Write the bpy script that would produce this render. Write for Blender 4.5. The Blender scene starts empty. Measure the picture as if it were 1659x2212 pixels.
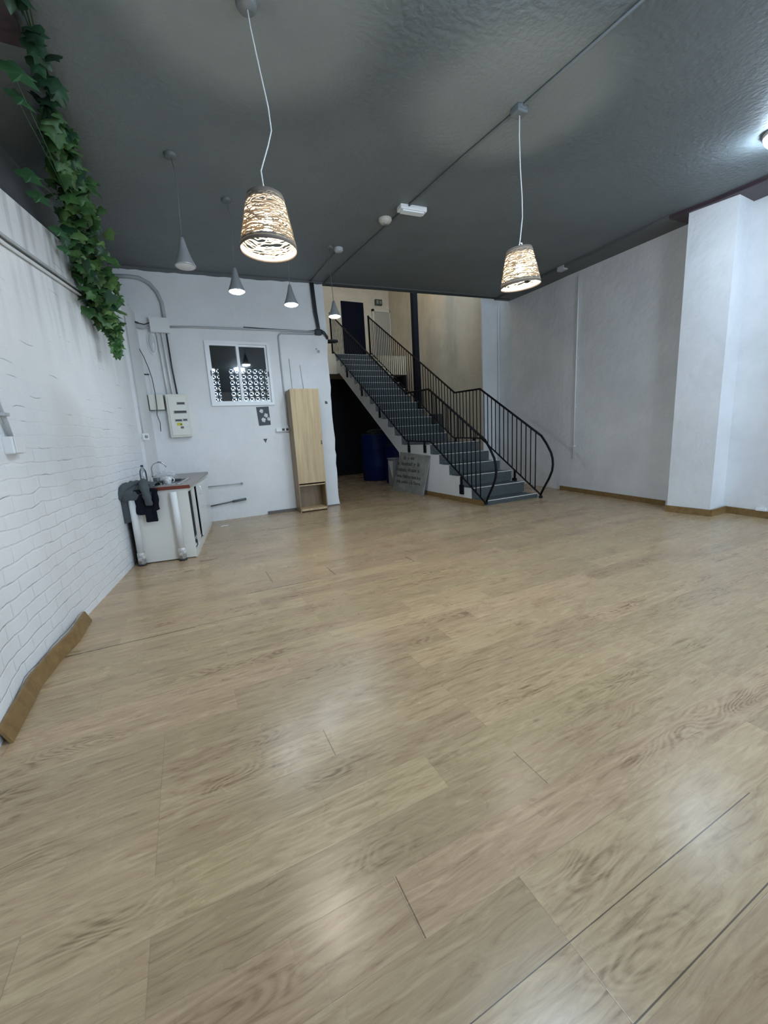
import bpy, bmesh, math, random
from mathutils import Vector, Matrix
random.seed(7)
sc = bpy.context.scene
COL = sc.collection

# ------------------------------------------------------------------ camera, world, exposure
cam_d = bpy.data.cameras.new('camera'); cam = bpy.data.objects.new('camera', cam_d); COL.objects.link(cam)
cam_d.sensor_fit = 'HORIZONTAL'; cam_d.sensor_width = 36.0; cam_d.lens = 870.0/1659.0*36.0
cam_d.clip_start = 0.02; cam_d.clip_end = 200
PITCH, ROLL, YAW = math.radians(10.778), math.radians(-3.332), math.radians(25.414)
_f = Vector((math.sin(YAW)*math.cos(PITCH), math.cos(YAW)*math.cos(PITCH), -math.sin(PITCH)))
_r = Vector((math.cos(YAW), -math.sin(YAW), 0)); _u = _r.cross(_f)
_r2 = _r*math.cos(ROLL)+_u*math.sin(ROLL); _u2 = -_r*math.sin(ROLL)+_u*math.cos(ROLL)
_m = Matrix((( _r2.x, _u2.x, -_f.x, 0), (_r2.y, _u2.y, -_f.y, 0), (_r2.z, _u2.z, -_f.z, 1.25), (0,0,0,1)))
cam.matrix_world = _m
sc.camera = cam
sc.view_settings.view_transform = 'Standard'; sc.view_settings.look = 'None'
sc.view_settings.gamma = 1.0; sc.view_settings.use_curve_mapping = False
sc.view_settings.exposure = 0.70
sc.cycles.max_bounces = 8; sc.cycles.diffuse_bounces = 5; sc.cycles.sample_clamp_indirect = 4.0
sc.cycles.use_denoising = True

W = bpy.data.worlds.new('world'); sc.world = W; W.use_nodes = True
W.node_tree.nodes['Background'].inputs[0].default_value = (0.62, 0.80, 1.0, 1)
W.node_tree.nodes['Background'].inputs[1].default_value = 3.4

def portal(name, loc, rot, sx, sy):
    l = bpy.data.lights.new(name, 'AREA'); l.shape = 'RECTANGLE'; l.size = sx; l.size_y = sy
    l.cycles.is_portal = True
    o = bpy.data.objects.new(name, l); COL.objects.link(o); o.location = loc; o.rotation_euler = rot
    return o
# daylight comes in through the shop window behind the camera
portal('shop_window_portal', (3.9, -2.45, 1.55), (math.radians(90), 0, 0), 3.6, 2.7)

# ------------------------------------------------------------------ helpers
def lin(r, g, b):
    f = lambda c: ((c/255)/12.92 if c/255 <= .04045 else ((c/255+.055)/1.055)**2.4)
    return (f(r), f(g), f(b), 1)
def mat(name, col=(.5,.5,.5,1), rough=.5, metal=0, emit=None, es=1.0, noise=None, bump=None, coat=0, trans=0, alpha=1):
    m = bpy.data.materials.new(name); m.use_nodes = True; nt = m.node_tree; b = nt.nodes['Principled BSDF']
    b.inputs['Base Color'].default_value = col; b.inputs['Roughness'].default_value = rough; b.inputs['Metallic'].default_value = metal
    b.inputs['Coat Weight'].default_value = coat; b.inputs['Transmission Weight'].default_value = trans; b.inputs['Alpha'].default_value = alpha
    if emit: b.inputs['Emission Color'].default_value = emit; b.inputs['Emission Strength'].default_value = es
    L = nt.links
    tc = nt.nodes.new('ShaderNodeTexCoord')
    if noise:   # (scale, amount) colour variation
        s, a = noise
        n = nt.nodes.new('ShaderNodeTexNoise'); n.inputs['Scale'].default_value = s; n.inputs['Detail'].default_value = 6
        L.new(tc.outputs['Object'], n.inputs['Vector'])
        r = nt.nodes.new('ShaderNodeValToRGB'); r.color_ramp.elements[0].position = .3; r.color_ramp.elements[1].position = .7
        r.color_ramp.elements[0].color = tuple(c*(1-a) for c in col[:3])+(1,); r.color_ramp.elements[1].color = tuple(min(1, c*(1+a)) for c in col[:3])+(1,)
        L.new(n.outputs['Fac'], r.inputs[0]); L.new(r.outputs[0], b.inputs['Base Color'])
    if bump:    # (scale, distance)
        s, d = bump
        n2 = nt.nodes.new('ShaderNodeTexNoise'); n2.inputs['Scale'].default_value = s; n2.inputs['Detail'].default_value = 4
        L.new(tc.outputs['Object'], n2.inputs['Vector'])
        bp = nt.nodes.new('ShaderNodeBump'); bp.inputs['Distance'].default_value = d; bp.inputs['Strength'].default_value = 1
        L.new(n2.outputs['Fac'], bp.inputs['Height']); L.new(bp.outputs[0], b.inputs['Normal'])
    return m

class MB:
    def __init__(s): s.bm = bmesh.new()
    def box(s, x0, x1, y0, y1, z0, z1, M=None, bev=0):
        vs = [s.bm.verts.new(M @ Vector(p) if M else Vector(p)) for p in
              ((x0,y0,z0),(x1,y0,z0),(x1,y1,z0),(x0,y1,z0),(x0,y0,z1),(x1,y0,z1),(x1,y1,z1),(x0,y1,z1))]
        fs = [s.bm.faces.new([vs[i] for i in q]) for q in ((0,3,2,1),(4,5,6,7),(0,1,5,4),(1,2,6,5),(2,3,7,6),(3,0,4,7))]
        if bev:
            es = list({e for f in fs for e in f.edges})
            bmesh.ops.bevel(s.bm, geom=es, offset=bev, segments=2, affect='EDGES', profile=.5)
        return s
    def poly(s, pts): s.bm.faces.new([s.bm.verts.new(Vector(p)) for p in pts]); return s
    def prism(s, pts, d):   # planar polygon extruded by vector d
        d = Vector(d); a = [s.bm.verts.new(Vector(p)) for p in pts]; b = [s.bm.verts.new(Vector(p)+d) for p in pts]
        n = len(pts); s.bm.faces.new(a[::-1]); s.bm.faces.new(b)
        for i in range(n): s.bm.faces.new((a[i], a[(i+1)%n], b[(i+1)%n], b[i]))
        return s
    def tube(s, pts, r, n=8, cap=True, radii=None):
        pts = [Vector(p) for p in pts]; rings = []; prev = None
        for i, p in enumerate(pts):
            t = (pts[min(i+1, len(pts)-1)]-pts[max(i-1, 0)]).normalized()
            if prev is None:
                a = Vector((0,0,1)) if abs(t.z) < .9 else Vector((1,0,0)); u = t.cross(a).normalized()
            else:
                u = (prev - t*prev.dot(t)); u = u.normalized() if u.length > 1e-6 else t.orthogonal().normalized()
            prev = u; v = t.cross(u); rr = radii[i] if radii else r
            rings.append([s.bm.verts.new(p+(u*math.cos(2*math.pi*k/n)+v*math.sin(2*math.pi*k/n))*rr) for k in range(n)])
        for a, b in zip(rings, rings[1:]):
            for k in range(n): f = s.bm.faces.new((a[k], a[(k+1)%n], b[(k+1)%n], b[k])); f.smooth = True
        if cap and n > 2: s.bm.faces.new(rings[0][::-1]); s.bm.faces.new(rings[-1])
        return s
    def lathe(s, prof, c=(0,0,0), n=32, M=None, cap0=False, cap1=False):
        c = Vector(c); rings = []
        for r, z in prof:
            rings.append([s.bm.verts.new((M @ Vector((r*math.cos(2*math.pi*k/n), r*math.sin(2*math.pi*k/n), z)) if M else Vector((r*math.cos(2*math.pi*k/n), r*math.sin(2*math.pi*k/n), z)))+c) for k in range(n)])
        for a, b in zip(rings, rings[1:]):
            for k in range(n): f = s.bm.faces.new((a[k], a[(k+1)%n], b[(k+1)%n], b[k])); f.smooth = True
        if cap0: s.bm.faces.new(rings[0][::-1])
        if cap1: s.bm.faces.new(rings[-1])
        return s
    def ball(s, c, r, sc_=(1,1,1), n=16):
        prof = [(max(1e-4, r*math.sin(math.pi*i/n)), -r*math.cos(math.pi*i/n)) for i in range(n+1)]
        return s.lathe(prof, c, n=max(12, n), M=Matrix.Diagonal((*sc_, 1)))
    def build(s, name, m, parent=None, loc=None, smooth=False, solid=0):
        bmesh.ops.remove_doubles(s.bm, verts=s.bm.verts, dist=1e-5)
        bmesh.ops.recalc_face_normals(s.bm, faces=s.bm.faces)
        me = bpy.data.meshes.new(name); s.bm.to_mesh(me); s.bm.free()
        if m: me.materials.append(m)
        if smooth:
            for p in me.polygons: p.use_smooth = True
        o = bpy.data.objects.new(name, me); COL.objects.link(o)
        if parent is not None:
            o.parent = parent
            o.matrix_parent_inverse = Matrix.Identity(4)
            # geometry is written in world coordinates: shift it into the parent's frame
            inv = PW[parent.name].inverted(); me.transform(inv); PW[o.name] = PW[parent.name].copy()
        else:
            PW[o.name] = Matrix.Identity(4)
        if solid:
            md = o.modifiers.new('thickness', 'SOLIDIFY'); md.thickness = solid; md.offset = 0
        return o
PW = {}
def tag(o, label, cat, group=None, kind=None):
    if label: o['label'] = label
    if cat: o['category'] = cat
    if group: o['group'] = group
    if kind: o['kind'] = kind
    return o
def thing(name, loc, label, cat, group=None):
    o = bpy.data.objects.new(name, None); COL.objects.link(o); o.location = loc; o.empty_display_size = .1
    PW[o.name] = Matrix.Translation(Vector(loc)); tag(o, label, cat, group); return o
def single(mb, name, m, label, cat, group=None, **k):
    # one-mesh thing, its origin moved to its own bottom centre
    o = mb.build(name, m, **k); vs = [v.co for v in o.data.vertices]
    c = Vector((sum(v.x for v in vs)/len(vs), sum(v.y for v in vs)/len(vs), min(v.z for v in vs)))
    o.data.transform(Matrix.Translation(-c)); o.location = c; PW[o.name] = Matrix.Translation(c)
    return tag(o, label, cat, group)
def struct(mb, name, m, parent=None, **k):
    o = mb.build(name, m, parent, **k)
    if parent is None: o['kind'] = 'structure'
    return o
def copy_tree(o, loc, label=None):
    r = o.copy(); COL.objects.link(r); r.location = loc
    if label: r['label'] = label
    PW[r.name] = Matrix.Translation(Vector(loc))
    for ch in list(o.children):
        c = ch.copy(); COL.objects.link(c); c.parent = r
        for g in list(ch.children):
            d = g.copy(); COL.objects.link(d); d.parent = c
    return r
def arc(c, r, a0, a1, u, v, n=8):
    c, u, v = Vector(c), Vector(u), Vector(v)
    return [c+u*(r*math.cos(math.radians(a0+(a1-a0)*i/n)))+v*(r*math.sin(math.radians(a0+(a1-a0)*i/n))) for i in range(n+1)]

# ------------------------------------------------------------------ materials
def N(nt, t, **k):
    n = nt.nodes.new(t)
    for a, v in k.items(): setattr(n, a, v)
    return n
def plaster(name, col, dirt=.06, brick=None, bscale=14, bdist=.006, rough=.75):
    m = bpy.data.materials.new(name); m.use_nodes = True; nt = m.node_tree; L = nt.links; b = nt.nodes['Principled BSDF']
    b.inputs['Roughness'].default_value = rough
    tc = N(nt, 'ShaderNodeTexCoord')
    n = N(nt, 'ShaderNodeTexNoise'); n.inputs['Scale'].default_value = 1.3; n.inputs['Detail'].default_value = 8; n.inputs['Roughness'].default_value = .65
    L.new(tc.outputs['Object'], n.inputs['Vector'])
    r = N(nt, 'ShaderNodeValToRGB'); r.color_ramp.elements[0].position = .3; r.color_ramp.elements[1].position = .62
    r.color_ramp.elements[0].color = tuple(c*(1-dirt*2) for c in col[:3])+(1,); r.color_ramp.elements[1].color = col
    L.new(n.outputs['Fac'], r.inputs[0]); colout = r.outputs[0]
    n2 = N(nt, 'ShaderNodeTexNoise'); n2.inputs['Scale'].default_value = bscale; n2.inputs['Detail'].default_value = 6
    L.new(tc.outputs['Object'], n2.inputs['Vector'])
    bp = N(nt, 'ShaderNodeBump'); bp.inputs['Distance'].default_value = bdist
    L.new(n2.outputs['Fac'], bp.inputs['Height']); last = bp
    if brick:
        # painted-over brick courses: bump in the joints plus thin open cracks here and there
        sx = N(nt, 'ShaderNodeSeparateXYZ'); L.new(tc.outputs['Object'], sx.inputs[0])
        nw = N(nt, 'ShaderNodeTexNoise'); nw.inputs['Scale'].default_value = 3.5; L.new(tc.outputs['Object'], nw.inputs['Vector'])
        wob = N(nt, 'ShaderNodeMath', operation='MULTIPLY_ADD'); L.new(nw.outputs['Fac'], wob.inputs[0]); wob.inputs[1].default_value = .06; L.new(sx.outputs['Z'], wob.inputs[2])
        cb = N(nt, 'ShaderNodeCombineXYZ'); L.new(sx.outputs['Y'], cb.inputs[0]); L.new(wob.outputs[0], cb.inputs[1])
        br = N(nt, 'ShaderNodeTexBrick'); br.inputs['Scale'].default_value = 1; br.inputs['Brick Width'].default_value = .27; br.inputs['Row Height'].default_value = .088
        br.inputs['Mortar Size'].default_value = .009; br.inputs['Mortar Smooth'].default_value = .8
        br.inputs['Color1'].default_value = (1,1,1,1); br.inputs['Color2'].default_value = (.8,.8,.8,1); br.inputs['Mortar'].default_value = (0,0,0,1)
        L.new(cb.outputs[0], br.inputs['Vector'])
        # plaster skim fades the bricks out in patches and high up
        nm = N(nt, 'ShaderNodeTexNoise'); nm.inputs['Scale'].default_value = 1.1; L.new(tc.outputs['Object'], nm.inputs['Vector'])
        mr = N(nt, 'ShaderNodeMapRange'); mr.inputs['From Min'].default_value = 2.3; mr.inputs['From Max'].default_value = .9; L.new(sx.outputs['Z'], mr.inputs['Value'])
        mm = N(nt, 'ShaderNodeMath', operation='MULTIPLY'); L.new(mr.outputs[0], mm.inputs[0]); L.new(nm.outputs['Fac'], mm.inputs[1])
        m3 = N(nt, 'ShaderNodeMath', operation='MULTIPLY_ADD'); L.new(mm.outputs[0], m3.inputs[0]); m3.inputs[1].default_value = 1.5; m3.inputs[2].default_value = .12; 
        b2 = N(nt, 'ShaderNodeBump'); b2.inputs['Distance'].default_value = .0035
        L.new(m3.outputs[0], b2.inputs['Strength']); L.new(br.outputs['Color'], b2.inputs['Height']); L.new(bp.outputs[0], b2.inputs['Normal']); last = b2
        nc = N(nt, 'ShaderNodeTexNoise'); nc.inputs['Scale'].default_value = 1; nc.inputs['Detail'].default_value = 3
        cv_ = N(nt, 'ShaderNodeMapping'); cv_.inputs['Scale'].default_value = (1, 3.2, 14); L.new(tc.outputs['Object'], cv_.inputs['Vector']); L.new(cv_.outputs[0], nc.inputs['Vector'])
        th = N(nt, 'ShaderNodeMapRange'); th.inputs['From Min'].default_value = .58; th.inputs['From Max'].default_value = .68; L.new(nc.outputs['Fac'], th.inputs['Value'])
        dv = N(nt, 'ShaderNodeMath', operation='DIVIDE'); L.new(wob.outputs[0], dv.inputs[0]); dv.inputs[1].default_value = .088
        fr_ = N(nt, 'ShaderNodeMath', operation='FRACT'); L.new(dv.outputs[0], fr_.inputs[0])
        br2 = N(nt, 'ShaderNodeMath', operation='LESS_THAN'); L.new(fr_.outputs[0], br2.inputs[0]); br2.inputs[1].default_value = .045
        cm = N(nt, 'ShaderNodeMath', operation='MULTIPLY'); L.new(br2.outputs[0], cm.inputs[0]); L.new(th.outputs[0], cm.inputs[1])
        mx = N(nt, 'ShaderNodeMix', data_type='RGBA'); L.new(cm.outputs[0], mx.inputs['Factor']); L.new(colout, mx.inputs['A']); mx.inputs['B'].default_value = (.30,.32,.33,1)
        colout = mx.outputs['Result']
        # damp streaks under the ledge
        ns = N(nt, 'ShaderNodeTexNoise'); ns.inputs['Scale'].default_value = 1
        cs = N(nt, 'ShaderNodeCombineXYZ'); my = N(nt, 'ShaderNodeMath', operation='MULTIPLY'); L.new(sx.outputs['Y'], my.inputs[0]); my.inputs[1].default_value = 9
        L.new(my.outputs[0], cs.inputs[0]); L.new(sx.outputs['Z'], cs.inputs[1]); L.new(cs.outputs[0], ns.inputs['Vector'])
        zr = N(nt, 'ShaderNodeMapRange'); zr.inputs['From Min'].default_value = 1.9; zr.inputs['From Max'].default_value = 3.1; L.new(sx.outputs['Z'], zr.inputs['Value'])
        st = N(nt, 'ShaderNodeMapRange'); st.inputs['From Min'].default_value = .45; st.inputs['From Max'].default_value = .75; L.new(ns.outputs['Fac'], st.inputs['Value'])
        sm = N(nt, 'ShaderNodeMath', operation='MULTIPLY'); L.new(zr.outputs[0], sm.inputs[0]); L.new(st.outputs[0], sm.inputs[1])
        mx2 = N(nt, 'ShaderNodeMix', data_type='RGBA'); L.new(sm.outputs[0], mx2.inputs['Factor']); L.new(colout, mx2.inputs['A']); mx2.inputs['B'].default_value = (.33,.34,.33,1)
        colout = mx2.outputs['Result']
    L.new(colout, b.inputs['Base Color']); L.new(last.outputs[0], b.inputs['Normal'])
    return m

M_WALL = plaster('wall_plaster', (.80,.81,.82,1), .05)
M_WALLR = plaster('wall_plaster_rough', (.80,.81,.82,1), .07, bscale=9, bdist=.01)
M_BRICK = plaster('painted_brick', (.82,.83,.84,1), .04, brick=True, bscale=18, bdist=.006)
M_CEIL = plaster('ceiling_paint', (.165,.190,.200,1), .06, bscale=26, bdist=.007, rough=.6)
M_GREY = plaster('grey_wall_paint', (.14,.15,.155,1), .06, bscale=20, bdist=.006)
M_CREAM = plaster('stair_wall_plaster', (.70,.62,.48,1), .10, bscale=6, bdist=.02)
M_VOIDSHADE = plaster('void_shade', (.012,.012,.016,1), .05)  # near-black colour holds the shade of the void under the stairs
M_STWALL = plaster('stair_side_plaster', (.74,.75,.76,1), .05, bscale=20, bdist=.004)

def floor_material():
    m = bpy.data.materials.new('oak_laminate'); m.use_nodes = True; nt = m.node_tree; L = nt.links; b = nt.nodes['Principled BSDF']
    tc = N(nt, 'ShaderNodeTexCoord'); sp = N(nt, 'ShaderNodeSeparateXYZ'); L.new(tc.outputs['Object'], sp.inputs[0])
    def math_(op, a, bb=None, c=None):
        n = N(nt, 'ShaderNodeMath', operation=op)
        for i, v in enumerate((a, bb, c)):
            if v is None: continue
            if isinstance(v, (int, float)): n.inputs[i].default_value = v
            else: L.new(v, n.inputs[i])
        return n.outputs[0]
    X, Y = sp.outputs['X'], sp.outputs['Y']
    PW_, PL = .1705, 1.25
    rowf = math_('DIVIDE', math_('SUBTRACT', Y, .0165), PW_); row = math_('FLOOR', rowf); fy = math_('FRACT', rowf)
    wn = N(nt, 'ShaderNodeTexWhiteNoise', noise_dimensions='1D'); L.new(row, wn.inputs['W'])
    sh = math_('MULTIPLY', math_('FLOOR', math_('MULTIPLY', wn.outputs['Value'], 4)), .3125)
    colf = math_('DIVIDE', math_('ADD', math_('SUBTRACT', X, .375), sh), PL); ci = math_('FLOOR', colf); fx = math_('FRACT', colf)
    idv = math_('ADD', math_('MULTIPLY', row, 7.13), math_('MULTIPLY', ci, 3.7))
    w2 = N(nt, 'ShaderNodeTexWhiteNoise', noise_dimensions='1D'); L.new(idv, w2.inputs['W'])
    # grain, stretched along the board
    cb = N(nt, 'ShaderNodeCombineXYZ'); L.new(math_('MULTIPLY', X, 3.4), cb.inputs[0]); L.new(math_('MULTIPLY', Y, 26), cb.inputs[1]); L.new(math_('MULTIPLY', w2.outputs['Value'], 40), cb.inputs[2])
    g = N(nt, 'ShaderNodeTexNoise'); g.inputs['Scale'].default_value = 1.6; g.inputs['Detail'].default_value = 9; g.inputs['Roughness'].default_value = .66; g.inputs['Distortion'].default_value = 1.1
    L.new(cb.outputs[0], g.inputs['Vector'])
    cb2 = N(nt, 'ShaderNodeCombineXYZ'); L.new(math_('MULTIPLY', X, 2.2), cb2.inputs[0]); L.new(math_('MULTIPLY', Y, 7), cb2.inputs[1]); L.new(math_('MULTIPLY', w2.outputs['Value'], 23), cb2.inputs[2])
    g2 = N(nt, 'ShaderNodeTexNoise'); g2.inputs['Scale'].default_value = 1.0; g2.inputs['Detail'].default_value = 1.5; L.new(cb2.outputs[0], g2.inputs['Vector'])
    rings = math_('SINE', math_('MULTIPLY', g2.outputs['Fac'], 150))
    rings = math_('MULTIPLY', rings, .5)
    rings = math_('ADD', rings, .5)
    # cathedral figure only in the middle of some boards
    midm = math_('SUBTRACT', 1, math_('MULTIPLY', math_('ABSOLUTE', math_('SUBTRACT', fy, .5)), 2.2)); midm = math_('MAXIMUM', midm, 0)
    sel = N(nt, 'ShaderNodeMapRange'); sel.inputs['From Min'].default_value = .5; sel.inputs['From Max'].default_value = .62
    cb3 = N(nt, 'ShaderNodeCombineXYZ'); L.new(math_('MULTIPLY', X, 1.3), cb3.inputs[0]); L.new(row, cb3.inputs[1])
    g3 = N(nt, 'ShaderNodeTexNoise'); g3.inputs['Scale'].default_value = 1.2; L.new(cb3.outputs[0], g3.inputs['Vector']); L.new(g3.outputs['Fac'], sel.inputs['Value'])
    fig = math_('MULTIPLY', math_('MULTIPLY', rings, midm), math_('MULTIPLY', sel.outputs[0], .2))
    v = math_('SUBTRACT', g.outputs['Fac'], fig)
    ramp = N(nt, 'ShaderNodeValToRGB'); e = ramp.color_ramp.elements
    e[0].position = .26; e[0].color = lin(132,107,80); e[1].position = .68; e[1].color = lin(192,168,134)
    e.new(.42).color = lin(169,144,112)
    L.new(v, ramp.inputs[0])
    hsv = N(nt, 'ShaderNodeHueSaturation'); L.new(ramp.outputs[0], hsv.inputs['Color'])
    L.new(math_('ADD', math_('MULTIPLY', w2.outputs['Value'], .2), .90), hsv.inputs['Value'])
    L.new(math_('ADD', math_('MULTIPLY', wn.outputs['Value'], .012), .494), hsv.inputs['Hue'])
    # knots
    vo = N(nt, 'ShaderNodeTexVoronoi'); vo.inputs['Scale'].default_value = 1.0
    cb4 = N(nt, 'ShaderNodeCombineXYZ'); L.new(math_('MULTIPLY', X, 2.2), cb4.inputs[0]); L.new(math_('MULTIPLY', Y, 5.5), cb4.inputs[1]); L.new(cb4.outputs[0], vo.inputs['Vector'])
    kn = N(nt, 'ShaderNodeMapRange'); kn.inputs['From Min'].default_value = .06; kn.inputs['From Max'].default_value = .02; L.new(vo.outputs['Distance'], kn.inputs['Value'])
    mk = N(nt, 'ShaderNodeMix', data_type='RGBA'); L.new(math_('MULTIPLY', kn.outputs[0], .45), mk.inputs['Factor']); L.new(hsv.outputs[0], mk.inputs['A']); mk.inputs['B'].default_value = lin(90,68,48)
    # joints: long seams and board ends, stronger where the boards have opened up
    ly = math_('MULTIPLY', math_('MINIMUM', fy, math_('SUBTRACT', 1, fy)), PW_)
    lx = math_('MULTIPLY', math_('MINIMUM', fx, math_('SUBTRACT', 1, fx)), PL)
    def band(d, w): 
        r = N(nt, 'ShaderNodeMapRange'); r.inputs['From Min'].default_value = w; r.inputs['From Max'].default_value = w*.3; L.new(d, r.inputs['Value']); return r.outputs[0]
    wear = N(nt, 'ShaderNodeTexNoise'); wear.inputs['Scale'].default_value = 1.1; L.new(tc.outputs['Object'], wear.inputs['Vector'])
    wr = N(nt, 'ShaderNodeMapRange'); wr.inputs['From Min'].default_value = .48; wr.inputs['From Max'].default_value = .75; wr.inputs['To Min'].default_value = .12; wr.inputs['To Max'].default_value = .5; L.new(wear.outputs['Fac'], wr.inputs['Value'])
    seam = math_('MULTIPLY', math_('MAXIMUM', band(ly, .0016), math_('MULTIPLY', band(lx, .0018), 1.4)), wr.outputs[0])
    # particular open joints seen in the boards: (x0, x1, y) long ones, ('e', x, y0, y1) end ones
    for sgm in ((.30, 3.0, .3675, .0016), (.18, 1.05, .5277, .0012), (-.93, -.10, 2.987, .005), (-.10, .30, 3.00, .003), (.30, .95, 3.43, .005), (.96, 1.7, 5.85, .009), (-.02, .16, 4.75, .012), (-.18,-.08, 4.45,.012), (1.05, 1.55, .5277,.0016)):
        x0, x1, yy, w = sgm
        a = math_('MULTIPLY', math_('GREATER_THAN', X, x0), math_('LESS_THAN', X, x1))
        d = math_('LESS_THAN', math_('ABSOLUTE', math_('SUBTRACT', Y, yy)), w)
        seam = math_('MAXIMUM', seam, math_('MULTIPLY', math_('MULTIPLY', a, d), .8))
    for x0, y0, y1, w in ((1.0, .879, 1.046, .0018), (.378, 1.38, 1.545, .002), (.38, .70, .865, .002), (1.90, 3.36, 3.55, .008), (.55, 3.6, 3.95, .005), (1.1, 3.45, 3.7, .006), (.95,5.85,6.05,.009)):
        a = math_('MULTIPLY', math_('GREATER_THAN', Y, y0), math_('LESS_THAN', Y, y1))
        d = math_('LESS_THAN', math_('ABSOLUTE', math_('SUBTRACT', X, x0)), w)
        seam = math_('MAXIMUM', seam, math_('MULTIPLY', math_('MULTIPLY', a, d), .6))
    mx = N(nt, 'ShaderNodeMix', data_type='RGBA'); L.new(seam, mx.inputs['Factor']); L.new(mk.outputs['Result'], mx.inputs['A']); mx.inputs['B'].default_value = (.03,.022,.016,1)
    L.new(mx.outputs['Result'], b.inputs['Base Color'])
    ro = N(nt, 'ShaderNodeMapRange'); ro.inputs['To Min'].default_value = .19; ro.inputs['To Max'].default_value = .36
    sm = N(nt, 'ShaderNodeTexNoise'); sm.inputs['Scale'].default_value = 2.3; sm.inputs['Detail'].default_value = 5; L.new(tc.outputs['Object'], sm.inputs['Vector']); L.new(sm.outputs['Fac'], ro.inputs['Value'])
    L.new(ro.outputs[0], b.inputs['Roughness']); b.inputs['Specular IOR Level'].default_value = .5
    # boards are each very slightly tilted, plus faint waviness
    bh = math_('ADD', math_('MULTIPLY', math_('MULTIPLY', fy, math_('SUBTRACT', w2.outputs['Value'], .5)), .0009), math_('MULTIPLY', seam, -.0006))
    bp = N(nt, 'ShaderNodeBump'); bp.inputs['Distance'].default_value = 1.0; bp.inputs['Strength'].default_value = .6; L.new(bh, bp.inputs['Height'])
    bp2 = N(nt, 'ShaderNodeBump'); bp2.inputs['Distance'].default_value = .004; bp2.inputs['Strength'].default_value = .35; L.new(sm.outputs['Fac'], bp2.inputs['Height']); L.new(bp.outputs[0], bp2.inputs['Normal'])
    L.new(bp2.outputs[0], b.inputs['Normal'])
    return m
M_FLOOR = floor_material()

def wood(name, c1, c2, axis='Z', rough=.45):
    m = bpy.data.materials.new(name); m.use_nodes = True; nt = m.node_tree; L = nt.links; b = nt.nodes['Principled BSDF']
    tc = N(nt, 'ShaderNodeTexCoord'); mp = N(nt, 'ShaderNodeMapping'); L.new(tc.outputs['Object'], mp.inputs['Vector'])
    mp.inputs['Scale'].default_value = {'Z': (14,14,.8), 'X': (.8,14,14), 'Y': (14,.8,14)}[axis]
    n = N(nt, 'ShaderNodeTexNoise'); n.inputs['Scale'].default_value = 1.5; n.inputs['Detail'].default_value = 6; n.inputs['Distortion'].default_value = .6; L.new(mp.outputs[0], n.inputs['Vector'])
    r = N(nt, 'ShaderNodeValToRGB'); r.color_ramp.elements[0].position = .3; r.color_ramp.elements[1].position = .7
    r.color_ramp.elements[0].color = c1; r.color_ramp.elements[1].color = c2
    L.new(n.outputs['Fac'], r.inputs[0]); L.new(r.outputs[0], b.inputs['Base Color']); b.inputs['Roughness'].default_value = rough
    return m
M_CAB = wood('cabinet_wood', lin(178,150,112), lin(205,180,140))
M_CABD = wood('cabinet_wood_side', lin(125,104,80), lin(150,128,98))
M_SKIRT = wood('skirting_wood', lin(118,92,55), lin(142,114,72), 'X')
M_SKIRTD = wood('skirting_dark', lin(90,84,82), lin(115,105,98), 'X')
M_TERR = mat('terrazzo_grey', (.072,.084,.084,1), .5, noise=(45,.35))
M_NOSE = mat('nosing_metal', (.75,.77,.74,1), .4, .1)
M_BLACK = mat('black_iron', (.006,.006,.009,1), .6)
M_WPVC = mat('white_pvc', (.78,.79,.79,1), .4)
M_GPIPE = mat('grey_conduit', (.12,.135,.14,1), .5)
M_GPIPE2 = mat('greyish_conduit', (.45,.47,.48,1), .5)
M_CREAMP = mat('cream_plastic', (.72,.71,.63,1), .4)
M_DARKP = mat('dark_plastic', (.03,.033,.036,1), .4)
M_GREYP = mat('grey_plastic', (.3,.31,.31,1), .4)
M_ALU = mat('white_aluminium', (.82,.84,.86,1), .3)
M_CHROME = mat('chrome', (.8,.8,.82,1), .12, 1)
M_STEEL = mat('steel_sink', (.55,.56,.57,1), .28, .9)
M_COUNTER = mat('speckled_worktop', (.29,.25,.235,1), .35, noise=(60,.35))
M_COUNTE = wood('worktop_edge', lin(95,38,24), lin(125,58,38), 'X')
M_MELA = mat('white_melamine', (.74,.735,.69,1), .4, noise=(3,.04))
M_MELAC = mat('cool_white_door', (.78,.80,.79,1), .3)
M_FABG = mat('grey_jersey', (.085,.098,.105,1), .9, bump=(60,.004))
M_FABB = mat('black_fabric', (.008,.009,.016,1), .85, bump=(60,.004))
M_BLUE = mat('blue_plastic', (.004,.017,.10,1), .5)
M_RED = mat('red_beam_paint', (.055,.034,.042,1), .5)
M_GLASS = mat('window_glass', (.9,.93,.95,1), .02, trans=1)
def thin_glass(name, tint=(.92,.95,.96,1), refl=.12):
    m = bpy.data.materials.new(name); m.use_nodes = True; nt = m.node_tree; L = nt.links; nt.nodes.remove(nt.nodes['Principled BSDF'])
    o = nt.nodes['Material Output']; t = N(nt, 'ShaderNodeBsdfTransparent'); t.inputs[0].default_value = tint
    g = N(nt, 'ShaderNodeBsdfGlossy'); g.inputs['Roughness'].default_value = .03
    fr = N(nt, 'ShaderNodeFresnel'); fr.inputs[0].default_value = 1.5
    mx = N(nt, 'ShaderNodeMixShader'); ad = N(nt, 'ShaderNodeMath', operation='ADD'); L.new(fr.outputs[0], ad.inputs[0]); ad.inputs[1].default_value = refl-.04
    L.new(ad.outputs[0], mx.inputs[0]); L.new(t.outputs[0], mx.inputs[1]); L.new(g.outputs[0], mx.inputs[2]); L.new(mx.outputs[0], o.inputs[0]); return m
M_PANE = thin_glass('pane_glass', (.8,.84,.86,1), .10)
M_CLEAR = thin_glass('clear_plastic', (.86,.9,.93,1), .14)

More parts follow.
